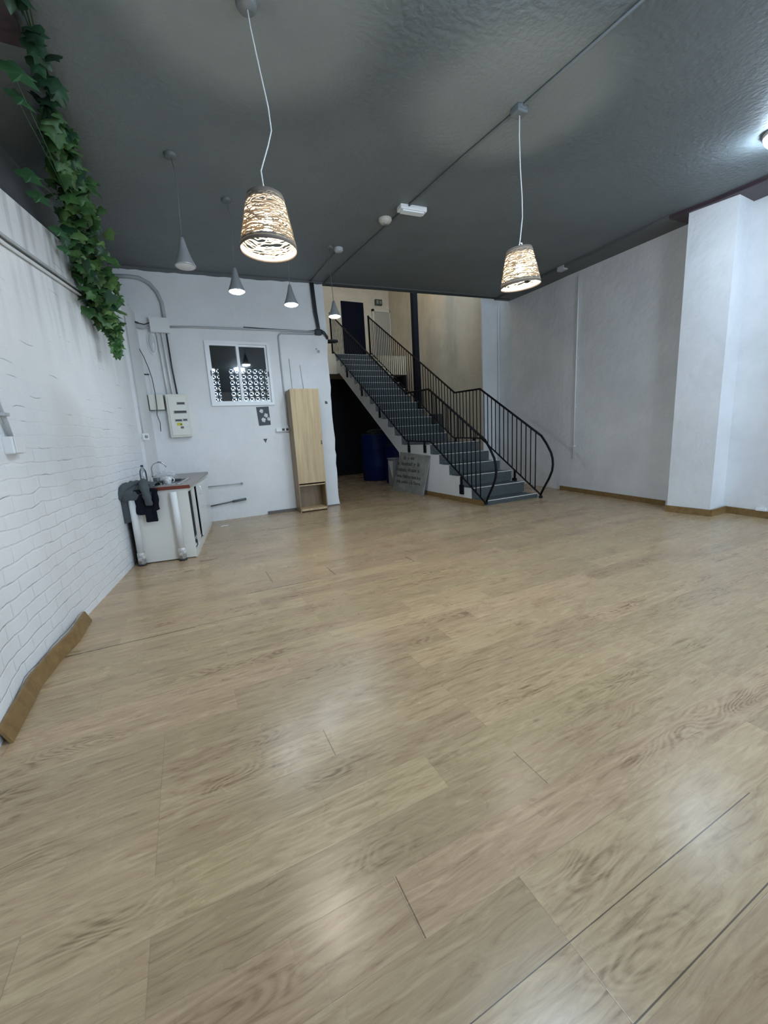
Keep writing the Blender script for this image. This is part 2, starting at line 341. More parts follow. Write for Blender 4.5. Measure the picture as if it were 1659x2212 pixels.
# ------------------------------------------------------------------ room shell
def cz(x, y): return 3.33+.028*x+.07*y      # the ceiling falls slightly towards the street
HX0, HX1, HY0, HY1 = -1.6, 7.2, -2.6, 13.1
struct(MB().box(HX0, HX1, HY0, HY1, -.12, 0), 'floor', M_FLOOR)
def slab(x0, x1, y0, y1, t=.25):
    pts = [(x0,y0,cz(x0,y0)),(x1,y0,cz(x1,y0)),(x1,y1,cz(x1,y1)),(x0,y1,cz(x0,y1))]
    return MB().prism(pts, (0,0,t))
struct(slab(HX0, HX1, HY0, 7.35, .9), 'ceiling', M_CEIL)
# left wall: thick painted-brick lower part with a ledge, grey recessed strip above
LW = [(-.90,-2.6),(-.905,2.17),(-.945,2.66),(-.876,3.56),(-.780,4.27),(-.678,5.05),(-.45,7.3)]
def lw_top(y): return 2.60+.0985*y if y > 0 else 2.60
m = MB()
for (xa,ya),(xb,yb) in zip(LW, LW[1:]):
    k = 6
    for i in range(k):
        a, b = i/k, (i+1)/k
        x0, y0, x1, y1 = xa+(xb-xa)*a, ya+(yb-ya)*a, xa+(xb-xa)*b, ya+(yb-ya)*b
        t0, t1 = lw_top(y0), lw_top(y1)
        m.poly([(x0,y0,0),(x1,y1,0),(x1,y1,t1),(x0,y0,t0)]); m.poly([(x0,y0,t0),(x1,y1,t1),(x1-.6,y1,t1),(x0-.6,y0,t0)])
struct(m, 'wall_left', M_BRICK)
m = MB().prism([(-1.2,-2.6,2.4),(-1.2,2.66,2.4),(-1.2,2.66,3.95),(-1.2,-2.6,3.95)], (-.12,0,0)).prism([(-1.2,2.66,2.4),(-.62,7.25,2.4),(-.62,7.25,3.95),(-1.2,2.66,3.95)], (-.12,0,0))
struct(m, 'wall_left_upper', M_GREY)
# back wall with window hole; its right edge is ragged
WX0, WX1, WZ0, WZ1 = .485, 1.46, 1.875, 2.855
def bwt(x): return cz(x, 7.2)+.05
m = MB(); ys = (7.2, 7.34)
def vprism(pts): m.prism([(x,7.2,z) for x, z in pts], (0,.14,0))
vprism([(-1.2,0),(WX0,0),(WX0,bwt(WX0)),(-1.2,bwt(-1.2))])
vprism([(WX0,0),(WX1,0),(WX1,WZ0),(WX0,WZ0)])
vprism([(WX0,WZ1),(WX1,WZ1),(WX1,bwt(WX1)),(WX0,bwt(WX0))])
edge = [(2.508,0)]
z = 0
while z < 3.8:
    z += random.uniform(.08,.26); edge.append((2.497+random.uniform(-.012,.012)+(.018 if 2.9<z<3.3 else 0), min(z,3.86)))
vprism([(WX1,0)]+edge+[(2.49,bwt(2.49)),(WX1,bwt(WX1))])
struct(m, 'wall_back', M_WALL)
# dark paint line where the ceiling paint laps onto the wall tops
m = MB()
xs = [-.9+.1*i for i in range(35)]
top = [(x, 7.196, cz(x,7.2)+.02) for x in xs]; bot = [(x, 7.196, cz(x,7.2)-.035-random.uniform(0,.02)) for x in xs]
m.prism(top+bot[::-1], (0,-.006,0)); struct(m, 'trim_1', M_GREY)
# header edge over the stair opening
m = MB(); m.prism([(2.49,7.2,cz(2.49,7.2)-.012),(7.0,7.2,cz(7,7.2)-.012),(7.0,7.2,cz(7,7.2)+.9),(2.49,7.2,cz(2.49,7.2)+.9)], (0,.15,0))
struct(m, 'trim_2', M_GREY)
# right wall: line through (6.55,5.61)-(6.20,3.42)
RW = [(5.75,-2.6),(6.19,2.27),(6.27,2.784),(6.205,3.42),(6.55,5.61),(6.68,6.25),(6.89,7.75)]
m = MB()
for (xa,ya),(xb,yb) in zip(RW, RW[1:]):
    m.prism([(xa,ya,0),(xb,yb,0),(xb,yb,4.6),(xa,ya,4.6)], (.15,0,0))
struct(m, 'wall_right', M_WALLR)
m = MB().prism([(5.845,3.225,0),(5.88,2.733,0),(6.4,2.78,0),(6.4,3.28,0)], (0,0,4.2)); struct(m, 'pillar', M_WALLR)
m = MB().prism([(6.42,7.75,0),(6.95,7.75,0),(6.95,7.9,0),(6.45,7.9,0)], (0,0,6.3)); struct(m, 'wall_stub', M_WALLR)
# stairwell shell
m = MB().prism([(6.43,7.8,0),(6.76,13.0,0),(6.95,13.0,0),(6.95,7.8,0)], (0,0,6.3)); struct(m, 'wall_stair_right', M_CREAM)
m = MB().box(2.36,2.5,7.34,13.0,0,6.3); struct(m, 'wall_stair_left', M_CREAM)
m = MB().box(2.36,7.0,12.9,13.05,0,6.3); struct(m, 'wall_stair_back', M_CREAM)
m = MB().box(2.5,6.9,12.85,12.899,0,3.109); m.box(6.60,6.75,11.8,12.85,0,3.109); m.box(2.5,2.53,7.36,12.85,0,3.109); struct(m, 'wall_void_shade', M_VOIDSHADE)  # thin dark sheets: under-stair and under-slab shade put into the colour
m = MB().box(2.36,7.0,7.2,13.05,6.3,6.4); struct(m, 'ceiling_stair', M_CREAM)
m = MB().box(2.5,4.37,11.8,12.9,3.11,3.68); m.box(4.37,5.5,11.8,12.9,3.11,3.68); m.box(5.5,6.8,11.8,12.9,3.11,3.68); struct(m, 'floor_upper', M_CREAM)
# shop front behind the camera (light comes through it)
m = MB(); m.box(-1.0,2.1,-2.6,-2.5,0,3.6); m.box(5.7,6.1,-2.6,-2.5,0,3.8); m.box(2.1,5.7,-2.6,-2.5,0,.2); m.box(2.1,5.7,-2.6,-2.5,2.9,3.8)
struct(m, 'wall_front', M_WALL)

# skirting boards
def skirt(pts, h, t, name, mm):
    m = MB()
    for (xa,ya),(xb,yb) in zip(pts, pts[1:]):
        d = Vector((xb-xa, yb-ya, 0)).normalized(); n = Vector((-d.y, d.x, 0))*t
        m.prism([(xa,ya,0.001),(xb,yb,0.001),(xb,yb,h),(xa,ya,h)], n)
    return struct(m, name, mm)
skirt([(6.205,3.45),(6.55,5.61)], .075, .016, 'baseboard_right', M_SKIRT)
skirt([(6.19,2.27),(6.255,2.74)], .085, .016, 'baseboard_right_front', M_SKIRT)
skirt([(5.75,-2.6),(6.19,2.27)], .085, .016, 'baseboard_street', M_SKIRT)
skirt([(6.27,2.735),(5.872,2.72),(5.836,3.235)], .085, .016, 'baseboard_pillar', M_SKIRT)
# buckled skirting leaning off the left wall
m = MB()
P = [(-.905,2.17),(-.915,2.45),(-.925,2.66),(-.90,2.95),(-.855,3.2),(-.85,3.56)]
for i,((xa,ya),(xb,yb)) in enumerate(zip(P,P[1:])):
    m.prism([(xa+.045,ya,.002),(xb+.045,yb,.002),(xb+.012,yb,.082),(xa+.012,ya,.082)], (-.014,.0,0))
o = single(m, 'loose_skirting', M_SKIRT, 'long brown skirting board coming away from the white brick wall', 'skirting board')
m = MB().box(1.16,1.70,7.165,7.198,.001,.05)
single(m, 'loose_skirting', M_SKIRTD, 'short grey-brown skirting strip left of the tall wooden cabinet', 'skirting board')
m = MB().box(2.2,2.5,7.188,7.199,.001,.02); struct(m, 'baseboard_back', M_SKIRTD)

# red beam end up at the left and the ledge beam along the right wall top
single(MB().box(-1.25,-.50,2.75,3.23,cz(-.9,3)-.045,cz(-.9,3)+.01), 'beam', M_RED, 'dark red painted beam end under the ceiling above the ivy', 'beam')
BM = [(5.9,-2.4),(6.19,2.27),(6.235,2.95),(6.205,3.42),(6.55,5.61),(6.68,6.25),(6.84,7.35)]
def beamseg(m, xa, ya, xb, yb):
    xa, xb = xa-.42, xb-.42
    m.prism([(xa,ya,cz(xa,ya)-.045),(xb,yb,cz(xb,yb)-.045),(xb,yb,cz(xb,yb)+.02),(xa,ya,cz(xa,ya)+.02)], (.46,0,.012))
    m.prism([(xa-.006,ya,cz(xa,ya)-.026),(xb-.006,yb,cz(xb,yb)-.026),(xb-.006,yb,cz(xb,yb)-.018),(xa-.006,ya,cz(xa,ya)-.018)], (.01,0,0))
m = MB(); 
for i in (0,3,4,5): beamseg(m, *BM[i], *BM[i+1])
struct(m, 'trim_3', M_GREY)
m = MB(); beamseg(m, *BM[1], *BM[2]); beamseg(m, *BM[2], *BM[3]); struct(m, 'trim_4', M_RED)

# ------------------------------------------------------------------ window and what lies behind it
win = bpy.data.objects.new('window_1', None); COL.objects.link(win); win.location = ((WX0+WX1)/2, 7.2, WZ0); win['kind'] = 'structure'
PW['window_1'] = Matrix.Translation(win.location)
m = MB(); t = .03
m.box(WX0-.01,WX1+.01,7.17,7.26,WZ0-.01,WZ0+t); m.box(WX0-.01,WX1+.01,7.17,7.26,WZ1-t,WZ1+.01); m.box(WX0-.01,WX0+t,7.17,7.26,WZ0+t,WZ1-t); m.box(WX1-t,WX1+.01,7.17,7.26,WZ0+t,WZ1-t)
m.build('window_frame', M_ALU, win)
for nm, x0, x1, y in (('sash', WX0+.02, .985, 7.185), ('sash', .935, WX1-.02, 7.215)):
    m = MB(); f = .042
    m.box(x0,x1,y,y+.02,WZ0+.02,WZ0+.02+f); m.box(x0,x1,y,y+.02,WZ1-.02-f,WZ1-.02); m.box(x0,x0+f,y,y+.02,WZ0+.02+f,WZ1-.02-f); m.box(x1-f,x1,y,y+.02,WZ0+.02+f,WZ1-.02-f)
    s = m.build('sash', M_ALU, win)
    MB().box(x0+f,x1-f,y+.008,y+.012,WZ0+.02+f,WZ1-.02-f).build('pane', M_PANE, s)
    hx = x0+.02 if y < 7.2 else x1-.02
    MB().box(hx-.008,hx+.008,y-.012,y,2.33,2.41).build('sash_handle', M_DARKP, s)
# yard behind: dark porch with a pierced screen-block wall open to the daylight
m = MB(); m.box(-1.2,2.36,9.6,9.7,0,1.55); m.box(-1.2,2.36,9.6,9.7,2.86,4.6); m.box(.85,1.05,9.45,9.6,1.4,3.0)
m.box(-1.3,-1.2,7.34,9.7,0,4.6); m.box(-1.2,2.36,7.34,9.7,4.5,4.6)
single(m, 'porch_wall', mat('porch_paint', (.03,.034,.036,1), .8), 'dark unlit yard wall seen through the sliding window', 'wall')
m = MB(); bs = .125; z0 = 1.55; x0 = -1.2
for r in range(11):
    for c in range(29):
        x, z = x0+c*bs, z0+r*bs*.95; w, hgt, th = bs, bs*.95, .012
        if x > 2.4: continue
        m.box(x, x+w, 9.6, 9.68, z, z+th); m.box(x, x+w, 9.6, 9.68, z+hgt-th, z+hgt); m.box(x, x+th, 9.6, 9.68, z, z+hgt); m.box(x+w-th, x+w, 9.6, 9.68, z, z+hgt)
        cx, cy = x+w/2, z+hgt/2
        for a in (40, 140):
            dx, dy = math.cos(math.radians(a)), math.sin(math.radians(a)); l = w*.47; q = .007; nx, ny = -dy*q, dx*q
            m.prism([(cx-dx*l-nx,9.6,cy-dy*l-ny),(cx+dx*l-nx,9.6,cy+dy*l-ny),(cx+dx*l+nx,9.6,cy+dy*l+ny),(cx-dx*l+nx,9.6,cy-dy*l+ny)], (0,.08,0))
        m.box(cx-.03, cx+.012, 9.6, 9.68, cy-.008, cy+.026)
single(m, 'screen_block_wall', mat('screen_block', (.10,.065,.06,1), .8), 'pierced brown screen-block wall with daylight behind, seen through the window', 'screen wall')

# ------------------------------------------------------------------ ceiling lamps
M_ROPE = bpy.data.materials.new('woven_rope'); M_ROPE.use_nodes = True
_nt = M_ROPE.node_tree; _b = _nt.nodes['Principled BSDF']; _b.inputs['Base Color'].default_value = (.52,.40,.26,1); _b.inputs['Roughness'].default_value = .8
_t = N(_nt, 'ShaderNodeBsdfTranslucent'); _t.inputs[0].default_value = (.75,.55,.32,1); _x = N(_nt, 'ShaderNodeMixShader'); _x.inputs[0].default_value = .22
_nt.links.new(_b.outputs[0], _x.inputs[1]); _nt.links.new(_t.outputs[0], _x.inputs[2]); _nt.links.new(_x.outputs[0], _nt.nodes['Material Output'].inputs[0])
M_BAND = mat('shade_band', (.16,.13,.11,1), .8)
M_BULB = mat('bulb_glow', (1,1,1,1), .4, emit=(1.0,.93,.80,1), es=480)
M_CORD = mat('white_cord', (.62,.63,.62,1), .5)
M_ROSE = mat('grey_ceiling_rose', (.11,.125,.13,1), .5)

def pendant(x, y, ztop, zbot, rt, rb, label, curve, tilt=(0,0)):
    zc = cz(x,y); T = thing('pendant_lamp', (x,y,zbot), label, 'lamp', 'woven drum-shaped pendant lamps')
    H = ztop-zbot
    TM = Matrix.Translation((x,y,ztop+.03)) @ Matrix.Rotation(tilt[0],4,'X') @ Matrix.Rotation(tilt[1],4,'Y') @ Matrix.Translation((-x,-y,-ztop-.03))
    m = MB(); rnd = random.Random(int(x*100))
    def rad(z): return rb+(rt-rb)*(z-zbot)/H
    nr = 30
    for i in range(nr):
        z0 = zbot+.03+(H-.055)*(i+.5)/nr; ph = rnd.uniform(0,6.28); ph2 = rnd.uniform(0,6.28); a1 = rnd.uniform(.004,.012); a2 = rnd.uniform(.002,.006)
        pts = []
        for k in range(49):
            a = 2*math.pi*k/48; zz = z0+a1*math.sin(2*a+ph)+a2*math.sin(7*a+ph2)+rnd.uniform(-.0025,.0025)
            zz = min(max(zz, zbot+.02), ztop-.02); r = rad(zz)+rnd.uniform(-.002,.002)
            pts.append((x+r*math.cos(a), y+r*math.sin(a), zz))
        m.tube(pts, .0030, 5, cap=False)
    for i in range(34):      # slanting strands
        a0 = rnd.uniform(0,6.28); z0 = rnd.uniform(zbot+.02, ztop-.03); dz = rnd.uniform(-.2,.2); pts = []
        for k in range(17):
            a = a0+1.6*k/16; zz = min(max(z0+dz*k/16+.004*math.sin(k*1.3), zbot+.02), ztop-.02); r = rad(zz)+.002
            pts.append((x+r*math.cos(a), y+r*math.sin(a), zz))
        m.tube(pts, .0026, 5, cap=False)
    bmesh.ops.transform(m.bm, matrix=TM, verts=m.bm.verts)
    sh = m.build('lamp_shade', M_ROPE, T)
    for z0, z1 in ((zbot, zbot+.035), (ztop-.04, ztop)):
        m = MB(); m.lathe([(rad(z0)+.003,z0),(rad(z1)+.003,z1),(rad(z1)-.001,z1),(rad(z0)-.001,z0),(rad(z0)+.003,z0)], (x,y,0), 40)
        bmesh.ops.transform(m.bm, matrix=TM, verts=m.bm.verts); m.build('shade_band', M_BAND, T)
    m = MB()
    for a in (0, 60, 120): m.tube([(x+rt*math.cos(math.radians(a+s)), y+rt*math.sin(math.radians(a+s)), ztop-.012) for s in (0,180)], .002, 5)
    bmesh.ops.transform(m.bm, matrix=TM, verts=m.bm.verts); m.build('shade_ring', M_BAND, T)
    zb = zbot+H*.52
    m = MB().ball((x,y,zb), .032, (1,1,1.15)); bmesh.ops.transform(m.bm, matrix=TM, verts=m.bm.verts); m.build('bulb', M_BULB, T)
    m = MB().lathe([(.018,zb+.03),(.02,zb+.05),(.02,zb+.10),(.006,zb+.11)], (x,y,0), 16); bmesh.ops.transform(m.bm, matrix=TM, verts=m.bm.verts); m.build('bulb_holder', M_CORD, T)
    m = MB(); n = len(curve)
    pts = [(x+dx, y+dy, zc+(ztop-.01-zc)*t) for t, dx, dy in curve]+[(x,y,zb+.1)]
    m.tube(pts, .0042, 6); m.build('cord', M_CORD, T)
    m = MB().tube([(x,y,ztop+.03),(x+.012,y,ztop+.045),(x+.028,y,ztop+.05),(x+.036,y,ztop+.035),(x+.034,y,ztop+.01)], .004, 6); m.build('cord_hook', M_CORD, T)
    m = MB().lathe([(.055,zc-.0),(.055,zc-.02),(.045,zc-.035),(.001,zc-.037)], (x,y,0), 24); m.build('ceiling_rose', M_ROSE, T)
    return T
pendant(.597,2.582, 2.615,2.335, .099,.160, 'larger looking woven rope pendant lamp hanging left of centre', [(0,0,0),(.12,.01,.0),(.3,.035,0),(.5,.065,0),(.62,.07,0),(.7,.045,0),(.85,-.01,0),(1,0,0)], (.0,.03))
pendant(2.575,2.657, 2.63,2.362, .095,.155, 'farther woven rope pendant lamp hanging before the grey right wall', [(0,0,0),(.2,.0,.0),(.4,.01,0),(.6,.03,0),(.75,.035,0),(.9,.015,0),(1,0,0)], (.02,-.09))

M_CONE = mat('satin_grey_cone', (.33,.35,.37,1), .35, .35)
M_LED = mat('led_disc', (1,1,1,1), .4, emit=(.78,.91,1.0,1), es=110)
M_OFF = mat('frosted_disc', (.6,.62,.64,1), .5)
def cone_lamp(x, y, ztop, zbot, label, lit, dx):
    zc = cz(x,y); T = thing('cone_lamp', (x,y,zbot), label, 'lamp', 'grey cone lamps by the back wall'); r = .084
    H = ztop-zbot
    m = MB().lathe([(.012,ztop),(.018,ztop-.01),(.034,ztop-H*.35),(.058,ztop-H*.68),(r,zbot+.012),(r,zbot),(r-.006,zbot),(.052,ztop-H*.68)], (x,y,0), 32, cap0=True); m.build('lamp_shade', M_CONE, T)
    m = MB().lathe([(r-.006,zbot+.002),(r-.02,zbot-.008),(.001,zbot-.012)], (x,y,0), 32); m.build('diffuser', M_LED if lit else M_OFF, T)
    m = MB().tube([(x,y,zc),(x+dx,y,zc-.15),(x+dx*.8,y,(zc+ztop)/2),(x,y,ztop)], .0035, 6); m.build('cord', M_GPIPE, T)
    m = MB().lathe([(.05,zc),(.05,zc-.022),(.035,zc-.03),(.001,zc-.031)], (x,y,0), 20); m.build('ceiling_rose', M_ROSE, T)
    return T
cone_lamp(.210,4.145, 3.005,2.775, 'unlit grey cone pendant lamp, leftmost of the four', False, .02)
cone_lamp(.706,4.77, 3.05,2.818, 'lit grey cone pendant lamp just left of the big woven lamp', True, .02)
cone_lamp(1.385,5.19, 3.09,2.865, 'lit grey cone pendant lamp just right of the big woven lamp', True, .02)
cone_lamp(2.105,5.656, 3.108,2.905, 'lit grey cone pendant lamp, rightmost, before the stair opening', True, -.02)

def ceil_light(x, y, label, es, rx=.16, ry=.10):
    zc = cz(x,y); T = thing('ceiling_light', (x,y,zc-.1), label, 'light')
    m = MB().lathe([(1,zc-.0),(1,zc-.03),(.93,zc-.035)], (0,0,0), 32, M=Matrix.Diagonal((rx,ry,1,1)), cap0=True); bmesh.ops.translate(m.bm, vec=(x,y,0), verts=m.bm.verts); m.build('light_base', M_WPVC, T)
    prof = [(.93*math.cos(a), zc-.033-.07*math.sin(a)) for a in [i*math.pi/2/8*.99 for i in range(9)]]
    m = MB().lathe(prof, (0,0,0), 32, M=Matrix.Diagonal((rx,ry,1,1)), cap1=True); bmesh.ops.translate(m.bm, vec=(x,y,0), verts=m.bm.verts)
    m.build('diffuser', mat('diffuser_glow', (1,1,1,1), .4, emit=(.66,.82,1.0,1), es=es), T); return T
ceil_light(4.97,2.06, 'bright white bulkhead light on the grey ceiling at the right edge', 110)
ceil_light(1.75,1.3, 'white bulkhead light on the ceiling just above the view', 230)
ceil_light(4.3,-.6, 'white bulkhead light on the ceiling near the shop front', 30)

zc = cz(2.442,4.646)
T = thing('smoke_detector', (2.442,4.646,zc-.05), 'round white smoke detector on the grey ceiling beside the conduit', 'smoke detector')
MB().lathe([(.075,zc),(.078,zc-.02),(.06,zc-.045),(.001,zc-.05)], (2.442,4.646,0), 28).build('detector_body', mat('detector_white', (.55,.53,.48,1), .5), T)
MB().lathe([(.022,zc-.047),(.02,zc-.056),(.001,zc-.058)], (2.442,4.646,0), 16).build('detector_cap', M_GREYP, T)
zc = cz(2.60,4.30); Mx = Matrix.Translation((2.60,4.30,zc)) @ Matrix.Rotation(math.radians(-4),4,'Z')
T = thing('emergency_light', (2.60,4.30,zc-.06), 'flat white emergency light strip on the ceiling conduit', 'emergency light')
MB().box(-.16,.16,-.055,.055,-.05,0, M=Mx, bev=.008).build('light_body', M_WPVC, T)
MB().box(-.13,.13,-.04,.04,-.064,-.05, M=Mx, bev=.005).build('diffuser', mat('emergency_diffuser', (.8,.84,.86,1), .25), T)
zc = cz(2.225,5.66)
T = thing('junction_box', (2.235,5.66,zc-.05), 'small round grey junction box on the ceiling above the rightmost cone lamp', 'junction box')
MB().lathe([(.06,zc),(.06,zc-.03),(.05,zc-.045),(.001,zc-.047)], (2.235,5.66,0), 20).build('box_body', M_GPIPE2, T)

# ------------------------------------------------------------------ conduits
def onceil(pts, d=.012): return [(x,y,cz(x,y)-d) for x,y in pts]
single(MB().tube(onceil([(2.60,-1.5),(2.586,1.757),(2.568,2.66),(2.542,3.3),(2.535,4.3),(2.53,5.7),(2.53,7.18)]), .011, 8), 'ceiling_conduit', M_GPIPE, 'long grey conduit crossing the ceiling past the woven lamp', 'conduit')
single(MB().tube(onceil([(2.235,5.7),(2.26,6.5),(2.285,7.18)], .009), .008, 8), 'ceiling_conduit', M_GPIPE, 'short thin grey conduit from the round ceiling box to the wall corner', 'conduit')
single(MB().box(2.52,2.62,2.61,2.70,cz(2.57,2.66)-.05,cz(2.57,2.66)-.001, bev=.01), 'conduit_box', M_GPIPE, 'dark box where the farther woven lamp cord leaves the ceiling conduit', 'junction box')
# thick dark trunk of cables, back wall beside the stair opening
m = MB(); 
for k, dx in enumerate((0,.022,.044)):
    m.tube([(2.275+dx,7.17,3.86),(2.28+dx,7.165,3.7),(2.295+dx,7.165,3.4),(2.33+dx*.8,7.165,3.16),(2.345+dx*.5,7.16,3.08)], .014, 8)
m.box(2.28,2.40,7.13,7.2,3.02,3.12, bev=.02)
m.tube([(2.38,7.15,3.10),(2.44,7.15,3.07),(2.50,7.17,3.0),(2.52,7.3,2.98)], .022, 8); m.tube([(2.38,7.15,3.06),(2.45,7.15,3.05),(2.51,7.18,2.97)], .018, 8)
single(m, 'cable_bundle', M_DARKP, 'bundle of black cables running down beside the stair opening to a black box', 'cables')
single(MB().lathe([(.001,0),(.12,.01),(.125,.03),(.03,.05),(.001,.055)], (2.64,7.36,2.955), 24), 'wall_bowl', M_DARKP, 'small black dish-shaped fitting at the edge of the white wall by the stairs', 'fitting')
single(MB().tube([(2.28,7.178,3.075),(1.6,7.178,3.067),(.9,7.178,3.055),(.3,7.178,3.045),(.03,7.178,3.03)], .016, 8), 'wall_conduit', M_GPIPE2, 'long horizontal white conduit across the back wall above the window', 'conduit')
single(MB().tube([(2.28,7.185,3.10),(2.15,7.185,3.085),(1.5,7.185,3.085),(1.1,7.185,3.09)], .006, 6), 'cable', M_DARKP, 'thin black cable lying on the horizontal conduit above the window', 'cable')
single(MB().tube([(2.28,7.18,3.035),(1.75,7.18,3.025)]+arc((1.72,7.18,2.95),.075,90,180,(1,0,0),(0,0,1))+[(1.645,7.18,2.6),(1.65,7.18,1.9),(1.655,7.18,1.52)], .012, 8), 'wall_conduit', M_GPIPE2, 'thin white conduit bending down between window and tall cabinet', 'conduit')
single(MB().tube([(1.79,7.19,2.62),(1.80,7.19,2.1),(1.80,7.19,1.6)], .005, 6), 'wall_cable', M_GPIPE2, 'thin grey cable running down behind the left edge of the tall cabinet', 'cable')
single(MB().tube([(1.97,7.19,2.52),(2.0,7.19,2.09)], .004, 6), 'wall_cable', M_GPIPE2, 'thin grey cable coming down onto the top of the tall cabinet', 'cable')
single(MB().tube([(-.56,7.15,3.66),(-.40,7.16,3.675),(-.27,7.165,3.67),(-.15,7.17,3.61),(-.07,7.17,3.50),(-.025,7.17,3.36),(-.02,7.17,3.13)], .025, 10), 'wall_conduit', M_GPIPE2, 'thick grey conduit curving from the ivy down to the square junction box', 'conduit')
m = MB().box(-.225,.025,7.10,7.2,2.93,3.13, bev=.006); T = thing('junction_box', (-.1,7.2,2.93), 'large square white junction box high on the back wall near the ivy', 'junction box')
m.build('box_body', M_WPVC, T); MB().box(-.228,.03,7.092,7.10,2.927,3.133).build('cover', M_WPVC, T)
single(MB().tube([(-.20,7.16,3.02),(-.32,7.15,2.985),(-.42,7.12,3.0),(-.50,7.05,3.04),(-.50,6.95,3.08)], .014, 8), 'wall_conduit', M_GPIPE2, 'short grey conduit sweeping from the square junction box to the brick wall', 'conduit')
m = MB().tube([(-.22,7.12,3.06),(-.30,7.12,3.03),(-.37,7.12,3.045)], .008, 6); m.tube([(-.37,7.12,3.045),(-.42,7.12,3.06)], .014, 8)
single(m, 'cable', M_DARKP, 'short black cable end left of the square junction box', 'cable')
for i,(xa,xb) in enumerate(((-.15,-.115),(-.085,-.05))):
    single(MB().tube([(xa,7.165,2.935),(xa+.015,7.165,2.5),(xb-.01,7.165,2.04)], .017, 8), 'down_pipe', M_WPVC, ('left' if i==0 else 'right')+' of the two white conduits between junction box and fuse board', 'conduit', 'white conduits above the fuse board')
single(MB().tube([(-.025,7.175,2.935),(-.02,7.175,2.45),(-.0,7.175,2.04)], .010, 8), 'cable', M_DARKP, 'black cable beside the two white conduits above the fuse board', 'cable')
# oval bulkhead below the junction box
T = thing('bulkhead_lamp', (-.235,7.2,2.6), 'pale oval glass bulkhead lamp under the square junction box', 'lamp')
pts = [(-.235+.062*math.cos(a)*1.0, 7.2, 2.79+.17*math.sin(a)) for a in [2*math.pi*i/24 for i in range(24)]]
MB().prism(pts, (0,-.02,0)).build('lamp_base', M_WPVC, T)
MB().ball((-.235,7.175,2.79), 1, (.045,.03,.14)).build('glass_cover', mat('ribbed_glass', (.62,.66,.66,1), .15), T)

# fuse board and meter box
T = thing('fuse_board', (-.02,7.2,1.39), 'cream fuse board with three rows of breakers and a yellow warning sticker', 'fuse board')
MB().box(-.172,.130,7.09,7.2,1.40,2.045, bev=.008).build('enclosure', M_CREAMP, T)
cv = MB().box(-.145,.105,7.078,7.09,1.43,2.01, bev=.004).build('cover', mat('cover_plastic', (.76,.76,.70,1), .35), T)
for x0,x1,z0,z1 in ((-.03,.085,1.885,1.925),(-.085,.095,1.755,1.80),(-.085,.015,1.635,1.672),(.025,.09,1.64,1.675)):
    s = MB().box(x0,x1,7.074,7.080,z0,z1).build('breaker_window', M_GREYP, T)
    MB().box(x0+.012,x1-.008,7.068,7.076,z0+.012,z1-.008).build('breaker_switches', M_DARKP, s)
s = MB().box(-.065,.01,7.075,7.079,1.575,1.618).build('warning_sticker', mat('yellow_sticker', (.62,.56,.04,1), .5), T)
MB().prism([(-.02,7.074,1.582),(.004,7.074,1.582),(-.008,7.074,1.612)], (0,-.001,0)).build('warning_triangle', M_DARKP, s)
s = MB().box(-.02,.025,7.075,7.079,1.53,1.562).build('grey_sticker', mat('brown_sticker', (.16,.13,.12,1), .5), T)
MB().box(.06,.095,7.075,7.079,1.555,1.558).build('cover_slot', M_GREYP, T)
T = thing('meter_box', (-.3,7.2,1.81), 'small square cream box on the wall left of the fuse board', 'electrical box')
MB().box(-.405,-.195,7.12,7.2,1.815,2.04, bev=.006).build('box_body', mat('box_side', (.10,.09,.085,1), .5), T)
MB().box(-.395,-.20,7.108,7.12,1.82,2.045, bev=.004).build('cover', M_CREAMP, T)
single(MB().tube([(-.455,7.13,2.79),(-.42,7.13,2.72),(-.37,7.12,2.58),(-.33,7.11,2.42),(-.305,7.10,2.27),(-.295,7.09,2.05),(-.30,7.09,1.85),(-.315,7.09,1.75),(-.29,7.09,1.62),(-.30,7.09,1.50)], .006, 6), 'loose_cable', M_DARKP, 'loose black cable drooping down past the meter box', 'cable')
single(MB().box(-.405,-.34,7.17,7.2,2.335,2.35, bev=.004), 'wall_clip', M_DARKP, 'small dark oval clip on the wall above the meter box', 'clip')
# corner pilaster strip and its white pipe with socket (left corner)
m = MB().prism([(-.545,6.45,0),(-.44,7.2,0),(-.40,7.2,0),(-.50,6.44,0)], (0,0,3.2)); struct(m, 'wall_corner', M_WALL)
single(MB().tube([(-.49,6.52,2.98),(-.492,6.5,2.3),(-.495,6.48,1.85),(-.49,6.46,1.80),(-.495,6.45,1.42)], .012, 8), 'wall_conduit', M_GPIPE2, 'thin vertical conduit in the left corner down to a white socket', 'conduit')
T = thing('wall_socket', (-.47,6.45,1.38), 'white socket low in the left corner beside the thin conduit', 'socket')
MB().box(-.50,-.42,6.41,6.44,1.37,1.46, bev=.005).build('socket_plate', M_WPVC, T); MB().lathe([(.02,-.0),(.02,-.004),(.012,-.012),(.001,-.012)], (0,0,0), 16, M=Matrix.Translation((-.452,6.41,1.415)) @ Matrix.Rotation(math.radians(-90),4,'X')).build('socket_face', M_GREYP, T)

